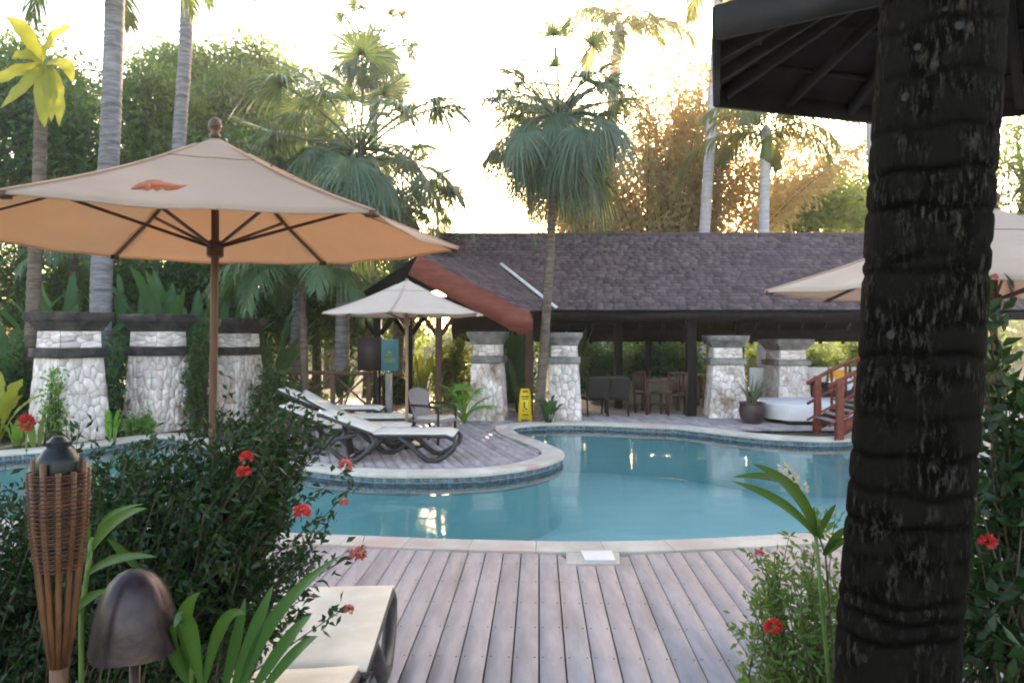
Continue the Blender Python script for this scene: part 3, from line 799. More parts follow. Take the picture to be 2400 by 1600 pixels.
# orange animal emblem on the front panel
from mathutils.bvhtree import BVHTree
_base = np.array(wloc(can1))
_bv = BVHTree.FromPolygons([tuple(np.array(v.co) + _base) for v in can1.data.vertices], [tuple(p.vertices) for p in can1.data.polygons])
def on_panel(px, py):
    o = Vector((0, 0, H)); h_ = _bv.ray_cast(o, (P(px, py, 1.0) - o).normalized())
    n_ = h_[1] if h_[1].z > 0 else -h_[1]
    return h_[0] + n_ * 0.0045
em = [(340, 580), (420, 530), (500, 470), (620, 405), (720, 385), (810, 340), (950, 312), (1130, 308), (1290, 330), (1330, 375), (1480, 405), (1650, 440), (1850, 470), (2070, 480), (1900, 530), (1790, 585), (1640, 612),
      (1500, 620), (1420, 640), (1370, 600), (1290, 560), (1220, 610), (1120, 650), (1070, 590), (980, 555), (920, 600), (850, 645), (770, 600), (690, 575), (560, 590), (450, 600)]
pts = [on_panel(280 + x / 13.07, 400 + y / 13.07) for x, y in em]
MB().slab(pts, (0, 0, 1), 0.0015).build('emblem', MT['emblem'], can1)
o_ = can1.children[-1]; o_['label'] = 'orange animal silhouette printed on canvas'
# bits of twine and dry vine caught on the canopy seam
mb = MB()
for k in range(7):
    t = 0.12 + 0.07 * k
    p = ap1.lerp(cor1[1], t) + Vector((0, 0, 0.012))
    q = p + Vector((random.uniform(-.1, .1), random.uniform(-.08, .02), 0.0)); q.z = p.z - 0.02 * random.random() + 0.015
    mb.tube([p, (p + q) / 2 + Vector((0, 0, 0.025)), q], 0.004, 4)
vine = mb.build('dry_vine', MT['twig']); tag(vine, 'dry twisted vine twigs caught on the large umbrella seam', 'vine')

# ------------------------------------------------------------------ sun loungers
def lounger(loc, rz, back, label, sling='sling'):
    root = empty('sun_lounger', (0, 0, 0), label, 'sun lounger', 'resin sun loungers')
    w = 0.33; zs = 0.36
    hx, ca, sa = -0.12, math.cos(back), math.sin(back)
    head = (hx - 0.78 * ca, zs + 0.78 * sa)
    for s in (-1, 1):
        y = s * w
        pts = [(hx, y, zs), (0.2, y, zs), (0.6, y, zs), (0.86, y, zs - 0.005), (0.95, y, zs - 0.04)]
        MB().tube(pts, [0.03, 0.03, 0.03, 0.032, 0.03], 8, flat=1.0).build('side_rail', MT['plastic'], root, smooth=True)
        MB().tube([(hx, y * 0.94, zs + 0.005), (head[0], y * 0.94, head[1])], 0.025, 8).build('back_rail', MT['plastic'], root, smooth=True)
        fl = [(0.95, y, zs - 0.04), (0.985, y, 0.27), (0.95, y, 0.18), (0.83, y, 0.08), (0.72, y, 0.025), (0.60, y, 0.035), (0.50, y, 0.11), (0.36, y, 0.24), (0.22, y, zs - 0.02)]
        MB().tube(fl, [0.03, 0.034, 0.036, 0.036, 0.036, 0.036, 0.036, 0.036, 0.03], 8).build('leg', MT['plastic'], root, smooth=True)
        rl = [(hx - 0.02, y, zs - 0.02), (-0.10, y, 0.26), (-0.22, y, 0.13), (-0.34, y, 0.035), (-0.48, y, 0.025), (-0.60, y, 0.09), (-0.72, y, 0.20), (-0.62, y, 0.31), (hx - 0.22, y, zs + 0.01)]
        MB().tube(rl, [0.03, 0.034, 0.036, 0.036, 0.036, 0.036, 0.034, 0.03, 0.026], 8).build('leg', MT['plastic'], root, smooth=True)
    for x, z in ((0.93, zs - 0.045), (0.72, 0.03), (-0.45, 0.03), (0.0, zs - 0.03)):
        MB().tube([(x, -w, z), (x, w, z)], 0.02, 8).build('crossbar', MT['plastic'], root, smooth=True)
    MB().tube([(head[0], -w * .94, head[1]), (head[0] - 0.02 * ca, 0, head[1] + 0.02), (head[0], w * .94, head[1])], 0.025, 8).build('head_bar', MT['plastic'], root, smooth=True)
    MB().beam((-0.5, 0, 0.06), (hx - 0.5 * ca, 0, zs + 0.5 * sa - 0.03), 0.3, 0.02).build('back_prop', MT['plastic'], root)
    V = []; nx = 10
    for i in range(nx + 1):
        x = hx + (0.955 - hx) * i / nx
        z = zs + 0.034 - (0.03 * max(0, (x - 0.85) / 0.1) ** 2 if x > 0.85 else 0)
        for j in range(5):
            yy = (j / 4 - 0.5) * 2 * (w + 0.022); V.append((x, yy, z - 0.012 * (1 - (2 * j / 4 - 1) ** 2) * math.sin(PI * i / nx)))
    f = [(i * 5 + j, (i + 1) * 5 + j, (i + 1) * 5 + j + 1, i * 5 + j + 1) for i in range(nx) for j in range(4)]
    o = MB().add(V, f).build('seat_sling', MT[sling], root, smooth=True); m_ = o.modifiers.new('t', 'SOLIDIFY'); m_.thickness = 0.016
    V = []
    for i in range(7):
        q = i / 6
        x, z = hx - 0.80 * q * ca - sa * 0.03, zs + 0.80 * q * sa + ca * 0.034
        for j in range(5):
            yy = (j / 4 - 0.5) * 2 * (w * 0.94 + 0.015); V.append((x, yy, z - 0.012 * (1 - (2 * j / 4 - 1) ** 2)))
    f = [(i * 5 + j, i * 5 + j + 1, (i + 1) * 5 + j + 1, (i + 1) * 5 + j) for i in range(6) for j in range(4)]
    o = MB().add(V, f).build('back_sling', MT[sling], root, smooth=True); m_ = o.modifiers.new('t', 'SOLIDIFY'); m_.thickness = 0.016; m_.offset = 1
    root.location = loc; root.rotation_euler = (0, 0, rz)
    return root
lounger((-1.72, 10.35, 0.0), R(-2), R(20), 'dark framed cream sun lounger closest to the curved terrace edge')
lounger((-2.45, 11.02, 0.0), R(3), R(22), 'cream sun lounger second from the curved terrace edge, beside the umbrella pole')
lounger((-2.60, 12.25, 0.0), R(2), R(29), 'cream sun lounger third from the terrace edge, ending at the rattan armchair')
lounger((-3.33, 13.75, 0.0), R(2), R(25), 'cream sun lounger farthest from the pool in front of the rustic railing')
lounger((-0.93, 3.05, 0.0), R(93), R(12), 'beige sun lounger on the near deck behind the dark flowering shrub')

# rattan armchair
def armchair(loc, rz, label, mt='rattan', group=None):
    root = empty('rattan_armchair', (0, 0, 0), label, 'armchair', group)
    V = []
    nx, nz = 8, 8
    for j in range(nz + 1):
        t = j / nz
        half = 0.215 + 0.03 * math.sin(PI * t * 0.8)
        for i in range(nx + 1):
            u = i / nx * 2 - 1
            top = 0.86 - 0.05 * u * u
            z = 0.36 + (top - 0.36) * t
            V.append((-0.22 - 0.12 * t + 0.05 * u * u, u * half, z))
    f = [(j * (nx + 1) + i, j * (nx + 1) + i + 1, (j + 1) * (nx + 1) + i + 1, (j + 1) * (nx + 1) + i) for j in range(nz) for i in range(nx)]
    o = MB().add(V, f).build('backrest', MT[mt], root, smooth=True); m_ = o.modifiers.new('t', 'SOLIDIFY'); m_.thickness = 0.035
    MB().box((0.02, 0, 0.355), (0.50, 0.48, 0.05)).build('seat', MT[mt], root, bev=0.015)
    MB().box((0.04, 0, 0.40), (0.46, 0.44, 0.045)).build('cushion', MT['cushion'], root, bev=0.02)
    for s in (-1, 1):
        MB().tube([(-0.26, s * 0.25, 0.60), (0.0, s * 0.27, 0.60), (0.22, s * 0.26, 0.58), (0.26, s * 0.25, 0.52)], 0.018, 8).build('armrest', MT['rattandark'], root, smooth=True)
        MB().tube([(0.25, s * 0.25, 0.54), (0.24, s * 0.24, 0.0)], 0.02, 8).build('leg', MT['rattandark'], root, smooth=True)
        MB().tube([(-0.24, s * 0.22, 0.60), (-0.22, s * 0.22, 0.35), (-0.26, s * 0.22, 0.0)], 0.02, 8).build('leg', MT['rattandark'], root, smooth=True)
    root.location = loc; root.rotation_euler = (0, 0, rz)
    return root
armchair((-1.24, 11.9, 0.0), R(-28), 'grey rattan armchair with pale cushion beside the sun loungers')
armchair((1.75, 15.95, 0.0), R(100), 'dark rattan armchair inside the pavilion next to the pale pillar', 'rattandark')
armchair((2.25, 16.05, 0.0), R(85), 'dark rattan armchair inside the pavilion, nearer the thin post', 'rattandark')

# wet floor sign
ws = empty('wet_floor_sign', (0.26, 14.88, 0), 'yellow folding wet floor sign by the far pool edge', 'floor sign')
for s in (-1, 1):
    def pp(x, z, o=0.0): return Vector((0.26 + x, 14.88 + s * (0.14 * (1 - z / 0.63) + 0.012 + o), z))
    poly = [(-0.14, 0.0), (-0.09, 0.0), (-0.07, 0.045), (0.07, 0.045), (0.09, 0.0), (0.14, 0.0), (0.105, 0.55), (0.085, 0.625), (-0.085, 0.625), (-0.105, 0.55)]
    MB().slab([pp(*q) for q in poly], (0, s * 0.97, 0.2), 0.014).build('panel', MT['yellow'], ws)
    if s < 0:
        MB().slab([pp(*q, 0.0) + Vector((0, -0.0145, 0.004)) for q in ((-0.05, 0.565), (0.05, 0.565), (0.05, 0.595), (-0.05, 0.595))], (0, -0.97, 0.2), 0.002).build('handle_slot', MT['blackprint'], ws)
        for (x0, x1, z0, z1) in ((-0.07, 0.07, 0.47, 0.495), (-0.055, 0.055, 0.43, 0.45), (-0.03, 0.0, 0.27, 0.38), (0.0, 0.045, 0.23, 0.26), (-0.05, -0.02, 0.20, 0.23), (-0.06, 0.06, 0.12, 0.14)):
            MB().slab([pp(*q, 0.0) + Vector((0, -0.0145, 0.004)) for q in ((x0, z0), (x1, z0), (x1, z1), (x0, z1))], (0, -0.97, 0.2), 0.0015).build('print', MT['blackprint'], ws)
MB().box((0.26, 14.88, 0.625), (0.17, 0.045, 0.03)).build('hinge', MT['yellow'], ws, bev=0.006)

# notice board with teal sign and weathered post
sg = empty('notice_board', (-2.5, 15.0, 0), 'teal notice sign on a dark maroon board with weathered post', 'sign')
a, b = P(838, 790, 15.1), P(897, 868, 15.1)
MB().box(((a.x + b.x) / 2, 15.12, (a.z + b.z) / 2), (b.x - a.x, 0.04, a.z - b.z)).build('back_board', MT['maroon'], sg)
a, b = P(894, 795, 15.0), P(935, 869, 15.0)
tc = ((a.x + b.x) / 2, 14.98, (a.z + b.z) / 2); tw, th_ = b.x - a.x, a.z - b.z
ts = MB().box(tc, (tw, 0.04, th_)).build('sign_panel', MT['teal'], sg, bev=0.006)
for (dz, ww, hh) in ((0.05, 0.10, 0.05), (0.00, 0.16, 0.02), (-0.08, 0.24, 0.022), (-0.11, 0.26, 0.02), (-0.14, 0.22, 0.018)):
    MB().box((tc[0], 14.9585, tc[2] + dz), (ww, 0.003, hh)).build('print', MT['goldprint'], ts)
MB().box((-2.46, 15.03, 0.46), (0.13, 0.10, 0.95)).build('post', MT['greywood'], sg, bev=0.008)
MB().box((-2.75, 15.14, 0.5), (0.09, 0.06, 1.1)).build('post', MT['darkwood'], sg, bev=0.008)

# rustic railing
rl_ = empty('rustic_railing', (-4.0, 15.7, 0), 'dark rustic timber railing with crossed braces behind the loungers', 'railing')
xs = [-5.4, -4.6, -3.75, -3.0]
for x in xs: MB().tube([(x, 15.7, -0.05), (x + 0.01, 15.7, 0.98)], 0.055, 8).build('post', MT['brownwood'], rl_, smooth=40)
MB().tube([(-5.5, 15.68, 0.90), (-4.2, 15.68, 0.92), (-2.9, 15.68, 0.89)], 0.04, 8).build('top_rail', MT['brownwood'], rl_, smooth=40)
MB().tube([(-5.5, 15.68, 0.18), (-2.9, 15.68, 0.2)], 0.035, 8).build('bottom_rail', MT['brownwood'], rl_, smooth=40)
for x, y in zip(xs[:-1], xs[1:]):
    MB().tube([(x, 15.67, 0.2), (y, 15.67, 0.88)], 0.025, 6).build('brace', MT['brownwood'], rl_)
    MB().tube([(x, 15.73, 0.88), (y, 15.73, 0.2)], 0.025, 6).build('brace', MT['brownwood'], rl_)

# white angled platform, pot, footbridge
wp = empty('white_platform', (6.5, 14.6, 0), 'low white angled platform wall behind the footbridge', 'platform')
A_, B_, C_ = P(1798, 950, 14.6), P(1850, 950, 14.15), P(2100, 950, 13.95)
poly = [(A_.x, A_.y), (B_.x, B_.y), (C_.x + .6, C_.y), (C_.x + .6, 16.1), (A_.x + 0.1, 16.1)]
MB().prism(poly, 0.08, 0.37).build('white_wall', MT['whitepaint'], wp, bev=0.01)
ctr = np.mean(poly, 0)
MB().prism([tuple(ctr + (np.array(p) - ctr) * 0.93) for p in poly], 0.0, 0.079).build('shadow_plinth', MT['blackmetal'], wp)  # black recessed strip standing in for the shadow under the platform
pt_ = empty('potted_plant', (4.62, 14.45, 0), 'spiky plant in a round brown pot before the shaded pillar', 'potted plant')
pc = P(1763, 985, 14.5); pcx, pcy = pc.x, 14.5
MB().lathe([(0.17, 0.0), (0.225, 0.10), (0.25, 0.24), (0.235, 0.37), (0.25, 0.385), (0.25, 0.41), (0.215, 0.41), (0.205, 0.34), (0.0, 0.33)], 24, (pcx, pcy, 0.0), cap=False).build('pot', MT['pot'], pt_, smooth=40)
def blade_mesh(p0, p1, p2, w, n=7, fold=0.25, prof=None, wave=0.0, ref=None, torn=0.0):
    """a single long leaf along a curve: midrib and two sides"""
    pts = bez(p0, p1, p2, n); V = []
    for i, p in enumerate(pts):
        t = i / n
        tan = (pts[min(i + 1, n)] - pts[max(i - 1, 0)]).normalized()
        sdv = tan.cross(Vector(ref or (0, 0, 1)))
        if sdv.length < 0.15: sdv = Vector((1, 0.3, 0)) - tan * tan.dot(Vector((1, 0.3, 0)))
        sdv.normalize(); nr = sdv.cross(tan)
        h = w * (prof(t) if prof else math.sin(PI * min(1, (t * 0.92 + 0.08))) ** 0.8)
        wv = wave * math.sin(t * 17 + w * 40) * h
        h1, h2 = h * (1 - torn * random.random()), h * (1 - torn * random.random())
        V += [tuple(p - sdv * h1 + nr * (fold * h + wv)), tuple(p), tuple(p + sdv * h2 + nr * (fold * h - wv))]
    f = []
    for i in range(n):
        a = i * 3
        f += [(a, a + 1, a + 4, a + 3), (a + 1, a + 2, a + 5, a + 4)]
    b = random.random() * 0.5
    return V, f, np.tile([b + 0.1 * random.random(), b + 0.5, b + 0.1 * random.random()], n + 1)
for k in range(26):
    an = random.uniform(0, 2 * PI); le = random.uniform(0.45, 0.72); tl = random.uniform(0.15, 0.95)
    p0 = Vector((pcx + 0.06 * math.cos(an), pcy + 0.06 * math.sin(an), 0.33))
    p2 = p0 + Vector((math.cos(an) * le * math.sin(tl), math.sin(an) * le * math.sin(tl), le * math.cos(tl)))
    p1 = p0 + Vector((math.cos(an) * le * 0.2 * tl, math.sin(an) * le * 0.2 * tl, le * 0.55))
    MB().add(*blade_mesh(p0, p1, p2, 0.022, prof=lambda t: (1 - t) ** 0.6 * (0.6 + 0.4 * min(1, t * 4)))).build('leaf', MT['l_spike'], pt_, smooth=True)

fb = empty('footbridge', (6.3, 12.2, 0), 'red brown timber footbridge with handrails over the pool channel', 'footbridge')
bx0, bx1 = 5.22, 7.55
def arch(x, top=0.42):
    t = (x - bx0) / (bx1 - bx0); return top * math.sin(PI * t)
nb = 12
for sy in (12.12, 13.0):
    pts = [(bx0 + (bx1 - bx0) * k / nb) for k in range(nb + 1)]
    V = []; f = []
    for x in pts: V += [(x, sy, arch(x) + 0.0), (x, sy + 0.05, arch(x) + 0.0), (x, sy + 0.05, arch(x) + 0.235), (x, sy, arch(x) + 0.235)]
    for k in range(nb):
        a = k * 4
        f += [(a, a + 1, a + 5, a + 4), (a + 1, a + 2, a + 6, a + 5), (a + 2, a + 3, a + 7, a + 6), (a + 3, a, a + 4, a + 7)]
    f += [(3, 2, 1, 0), tuple(nb * 4 + q for q in range(4))]
    MB().add(V, f).build('stringer', MT['redwood'], fb)
    for x in (bx0 + 0.06, bx0 + 0.80, bx1 - 0.80, bx1 - 0.06):
        MB().box((x, sy - 0.02, arch(x) + 0.47), (0.11, 0.09, 0.98)).build('post', MT['redwood'], fb, bev=0.008)
    for hz, rr in ((0.93, 0.035), (0.58, 0.025), (0.30, 0.02)):
        MB().tube([(x, sy - 0.02, arch(x) + hz) for x in [bx0 - 0.12 + (bx1 - bx0 + 0.24) * k / nb for k in range(nb + 1)]], rr, 6).build('handrail', MT['redwood'], fb, smooth=True)
    for k in range(1, 9):
        x = bx0 + 0.06 + (bx1 - bx0 - 0.12) * k / 9
        MB().box((x, sy - 0.02, arch(x) + 0.58), (0.035, 0.035, 0.62)).build('baluster', MT['redwood'], fb)
for k in range(16):
    x = bx0 + 0.07 + (bx1 - bx0 - 0.14) * k / 15
    MB().box((x, 12.585, arch(x) + 0.25), (0.135, 0.90, 0.028)).build('tread', MT['board_far'], fb)

# furniture inside the pavilion
lw = MB().box((2.95, 18.6, 0.27), (2.0, 0.22, 0.58)); tag(lw.build('low_wall', MT['lowwall'], bev=0.01), 'buff low wall at the back of the pavilion between two posts', 'low wall')
def table(x, y, label):
    root = empty('dining_table', (x, y, 0), label, 'table', 'tables inside the pavilion')
    MB().box((x, y, 0.73), (0.95, 0.8, 0.045)).build('table_top', MT['brownwood'], root, bev=0.01)
    for sx in (-1, 1):
        for sy in (-1, 1): MB().box((x + sx * 0.4, y + sy * 0.32, 0.355), (0.07, 0.07, 0.71)).build('leg', MT['brownwood'], root)
table(3.35, 16.6, 'brown dining table inside the pavilion behind the thick dark post')
table(4.9, 17.9, 'brown dining table deep in the pavilion between the two shaded pillars')
def wchair(x, y, rz, label, mt='chairwood'):
    root = empty('slatted_chair', (0, 0, 0), label, 'chair', 'wooden chairs inside the pavilion')
    MB().box((0, 0, 0.44), (0.42, 0.42, 0.04)).build('seat', MT[mt], root)
    for s in (-1, 1):
        MB().beam((-0.2, s * 0.19, 0.0), (-0.26, s * 0.19, 0.92), 0.04, 0.04).build('leg', MT[mt], root)
        MB().beam((0.19, s * 0.19, 0.0), (0.19, s * 0.19, 0.44), 0.04, 0.04).build('leg', MT[mt], root)
    for k in range(5): MB().box((-0.245, (k - 2) * 0.075, 0.70), (0.018, 0.045, 0.36)).build('slat', MT[mt], root)
    MB().box((-0.255, 0, 0.90), (0.03, 0.42, 0.06)).build('top_rail', MT[mt], root)
    root.location = (x, y, 0); root.rotation_euler = (0, 0, rz)
wchair(2.95, 16.25, R(30), 'reddish slatted chair drawn up before the pavilion table, nearer the thin post')
wchair(3.5, 16.0, R(85), 'reddish slatted chair beside the thick dark post')
def white_chair(x, y, rz, label):
    root = empty('white_chair', (0, 0, 0), label, 'chair', 'white chairs behind the platform')
    MB().box((0, 0, 0.46), (0.44, 0.44, 0.06)).build('seat', MT['whitepaint'], root, bev=0.015)
    V = [(-0.2, -0.19, 0.49), (-0.2, 0.19, 0.49), (-0.30, 0.23, 0.98), (-0.30, -0.23, 0.98)]
    MB().slab(V, (-1, 0, -0.2), 0.05).build('backrest', MT['whitepaint'], root, bev=0.02)
    for sx in (-1, 1):
        for sy in (-1, 1): MB().box((sx * 0.19, sy * 0.19, 0.215), (0.035, 0.035, 0.43)).build('leg', MT['blackmetal'], root)
    root.location = (x, y, 0); root.rotation_euler = (0, 0, rz)
white_chair(5.52, 17.2, R(95), 'white chair back showing between the two shaded pillars')
white_chair(6.95, 17.3, R(80), 'white chair just right of the pillar behind the white platform')
white_chair(7.45, 17.5, R(95), 'white chair between its two white neighbours behind the platform')
white_chair(7.95, 17.4, R(90), 'white chair next to the orange lamp')
tb_ = empty('lounge_table', (7.4, 16.7, 0), 'dark low table in front of the white chairs', 'table')
MB().box((7.4, 16.6, 0.62), (1.5, 0.6, 0.05)).build('table_top', MT['rattandark'], tb_)
MB().box((7.4, 16.6, 0.30), (1.4, 0.5, 0.58)).build('base', MT['rattandark'], tb_)
ol = empty('table_lamp', (7.15, 15.5, 0.37), 'lamp with wide orange shade standing behind the footbridge rail', 'lamp')
op = P(1966, 876, 15.4)
MB().lathe([(0.19, -0.08), (0.16, 0.08)], 20, tuple(op), cap=False).build('shade', MT['lanternglow'], ol, smooth=True)
MB().tube([(op.x, op.y, 0.37), (op.x, op.y, op.z + 0.02)], 0.018, 8).build('stand', MT['blackmetal'], ol)
MB().lathe([(0.12, 0.0), (0.12, 0.02), (0.02, 0.03)], 16, (op.x, op.y, 0.37)).build('foot', MT['blackmetal'], ol)
gl_ = empty('globe_lantern', (6.0, 14.9, 0.37), 'pale grey globe lantern on a black stand behind the footbridge post', 'lantern')
gp_ = P(1982, 900, 14.7)
MB().lathe([(0.02, -0.13), (0.10, -0.10), (0.14, 0.0), (0.12, 0.09), (0.06, 0.13), (0.01, 0.14)], 20, tuple(gp_)).build('globe', MT['glassgrey'], gl_, smooth=True)
MB().lathe([(0.10, 0.0), (0.10, 0.02), (0.03, 0.04), (0.03, gp_.z - 0.37 - 0.12), (0.10, gp_.z - 0.37 - 0.10)], 16, (gp_.x, gp_.y, 0.371)).build('stand', MT['blackmetal'], gl_, smooth=40)

# ------------------------------------------------------------------ torch and garden light in the front bed
TY = 1.75; k_ = TY / F
tx = (138 - 1200) * k_
zt_ = lambda y: H - (y - HY) * k_
to = empty('tiki_torch', (tx, TY, -0.05), 'woven bamboo torch with black oil canister in front of the flowering shrub', 'torch')
zb, zt2 = zt_(1330), zt_(1108)
can_o = MB().lathe([(0.042, zt_(1140)), (0.047, zt_(1120)), (0.047, zt_(1078)), (0.043, zt_(1070)), (0.030, zt_(1050)), (0.026, zt_(1046)), (0.026, zt_(1034)), (0.020, zt_(1030)), (0.012, zt_(1022))], 24, (tx, TY, 0)).build('canister', MT['blackmetal'], to, smooth=40)
for k in range(12):
    a = 2 * PI * k / 12
    dx, dy = math.cos(a), math.sin(a)
    MB().tube([(tx + dx * 0.016, TY + dy * 0.016, zt_(1560)), (tx + dx * 0.031, TY + dy * 0.031, zt_(1450)), (tx + dx * 0.043, TY + dy * 0.043, zb), (tx + dx * 0.056, TY + dy * 0.056, (zb + zt2) / 2), (tx + dx * 0.060, TY + dy * 0.060, zt2 + (0.03 if k % 3 == 0 else 0.008))], 0.0065, 6).build('stave', MT['bamboo'], to, smooth=True)
mb = MB(); rowsW = 46
for r in range(rowsW):
    t = r / (rowsW - 1); z = zb + (zt2 - zb) * t; rad = 0.044 + (0.060 - 0.044) * min(1, t * 1.6) ** 0.9
    pts = [(tx + (rad + (0.0045 if (k + r) % 2 else -0.0045)) * math.cos(2 * PI * k / 24), TY + (rad + (0.0045 if (k + r) % 2 else -0.0045)) * math.sin(2 * PI * k / 24), z + random.uniform(-.0008, .0008)) for k in range(25)]
    mb.tube(pts, 0.0024, 5, rnd=random.random())
mb.build('weave', MT['wicker'], to, smooth=True)
MB().tube([(tx, TY, -0.06), (tx, TY, zt_(1545))], 0.020, 10).build('pole', MT['bamboo'], to, smooth=True)

LY = 1.95; k_ = LY / F
lx = (316 - 1200) * k_; lz = lambda y: H - (y - HY) * k_
pl = empty('path_light', (lx, LY, -0.05), 'bronze faceted dome garden light at the bottom beside the torch', 'garden light')
hm = MB().lathe([(0.114, lz(1520)), (0.110, lz(1500)), (0.104, lz(1465)), (0.094, lz(1425)), (0.081, lz(1392)), (0.064, lz(1364)), (0.042, lz(1344)), (0.018, lz(1333)), (0.004, lz(1331))], 48, (lx, LY, 0), cap=False)
v_ = hm.V[0]; a_ = np.arctan2(v_[:, 1] - LY, v_[:, 0] - lx); q_ = 1 - 0.085 * (1 - np.abs(np.cos(2.5 * (a_ - 0.6))) ** 0.6)
v_[:, 0] = lx + (v_[:, 0] - lx) * q_; v_[:, 1] = LY + (v_[:, 1] - LY) * q_
hm.build('hood', MT['bronze'], pl, smooth=50)
MB().tube([(lx, LY, -0.06), (lx, LY, lz(1480))], 0.014, 10).build('stem', MT['bronze'], pl, smooth=True)
MB().lathe([(0.03, lz(1500)), (0.035, lz(1470)), (0.03, lz(1440)), (0.01, lz(1430))], 14, (lx, LY, 0)).build('lamp_glass', MT['glassgrey'], pl, smooth=True)

# ------------------------------------------------------------------ vegetation builders
def unit(v): return v / np.maximum(np.linalg.norm(v, axis=-1, keepdims=True), 1e-9)
def rand_dirs(n):
    return unit(rng.normal(size=(n, 3)))
LEAF4 = np.array([[0, 1, 2], [0, 2, 3]])
def leaves(mb, B, D, L, W, fold=0.2, rnd=None, N=None, droop=0.0):
    """folded diamond leaves from base points B along D"""
    n = len(B); D = unit(D)
    if N is None: N = rand_dirs(n)
    S = unit(np.cross(D, N)); Nn = np.cross(S, D)
    L = np.broadcast_to(np.asarray(L, float), (n,))[:, None]; W = np.broadcast_to(np.asarray(W, float), (n,))[:, None]
    mid = B + D * L * 0.45
    tip = B + D * L - np.array([0, 0, 1]) * droop * L
    V = np.stack([B, mid + S * W / 2 + Nn * W * fold, tip, mid - S * W / 2 + Nn * W * fold], 1)
    mb.many(V, LEAF4, rnd)

def strips(mb, B, D, S, L, W, prof, droop, rnd=None):
    """narrow leaflets: B base, D direction, S side, hanging by droop"""
    n, k = len(B), len(prof)
    t = np.linspace(0, 1, k)
    V = np.zeros((n, k, 2, 3))
    L = np.broadcast_to(np.asarray(L, float), (n,)); W = np.broadcast_to(np.asarray(W, float), (n,)); droop = np.broadcast_to(np.asarray(droop, float), (n,))
    for i, (tt, pw) in enumerate(zip(t, prof)):
        c = B + D * (L * tt)[:, None]
        c = c - np.array([0, 0, 1.0]) * (droop * L * tt * tt)[:, None]
        V[:, i, 0] = c - S * (W * pw / 2)[:, None]; V[:, i, 1] = c + S * (W * pw / 2)[:, None]
    f = np.array([[2 * i, 2 * i + 1, 2 * i + 3, 2 * i + 2] for i in range(k - 1)])
    mb.many(V.reshape(n, 2 * k, 3), f, rnd)

def fan_frond(elev, r, Lp, nseg, droop, mat, spread=2.45, hang=0.55):
    mb = MB()
    pts = [Vector((0, 0, 0))]; e = elev; m = 6
    for i in range(m):
        e -= 0.10 + (0.05 if elev < 0.6 else 0.0)
        pts.append(pts[-1] + Vector((math.cos(e), 0, math.sin(e))) * (Lp / m))
    mb.tube(pts, [0.026, 0.023, 0.021, 0.019, 0.018, 0.017, 0.016], 5, rnd=0.9)
    hub = np.array(pts[-1]); e -= 0.25
    d = np.array([math.cos(e), 0, math.sin(e)]); lat = np.array([0, 1.0, 0]); up_ = np.cross(d, lat); up_ = up_ if up_[2] > 0 else -up_
    th = np.linspace(-spread, spread, nseg); dth = th[1] - th[0]
    rr = r * (0.72 + 0.28 * np.cos(th * 0.5)) * rng.uniform(0.74, 1.08, nseg)
    D = np.cos(th)[:, None] * d + np.sin(th)[:, None] * lat
    S = unit(-np.sin(th)[:, None] * d + np.cos(th)[:, None] * lat + up_ * (0.35 * (np.arange(nseg) % 2 * 2 - 1))[:, None])
    ts = [0.0, 0.2, 0.38, 0.58, 0.8, 1.0]
    wd = [0.02, 0.2 * dth * 1.1, 0.38 * dth * 1.0, 0.30 * dth, 0.16 * dth, 0.02 * dth]
    th = th + rng.normal(0, dth * 0.22, nseg); sag = rng.uniform(0.55, 1.7, nseg)
    V = np.zeros((nseg, len(ts), 2, 3)); rn = rng.random(nseg) * 0.9 + 0.05
    for i, (t, w) in enumerate(zip(ts, wd)):
        fall = hang * max(0, t - 0.30) ** 1.3 * 1.45
        c = hub + D * (rr * t)[:, None] * (1 - 0.30 * min(1, hang) * max(0, t - 0.45) / 0.55) + up_ * (0.05 * r * t) - np.array([0, 0, 1.0]) * (rr * fall * sag)[:, None] - np.array([0, 0, 1.0]) * (0.25 * droop * rr * np.sin(th) ** 2 * t)[:, None]
        V[:, i, 0] = c - S * (rr * w / 2)[:, None]; V[:, i, 1] = c + S * (rr * w / 2)[:, None]
    k = len(ts)
    mb.many(V.reshape(nseg, 2 * k, 3), np.array([[2 * i, 2 * i + 1, 2 * i + 3, 2 * i + 2] for i in range(k - 1)]), rn)
    me = mb.mesh('frond'); me.materials.append(mat)
    return me

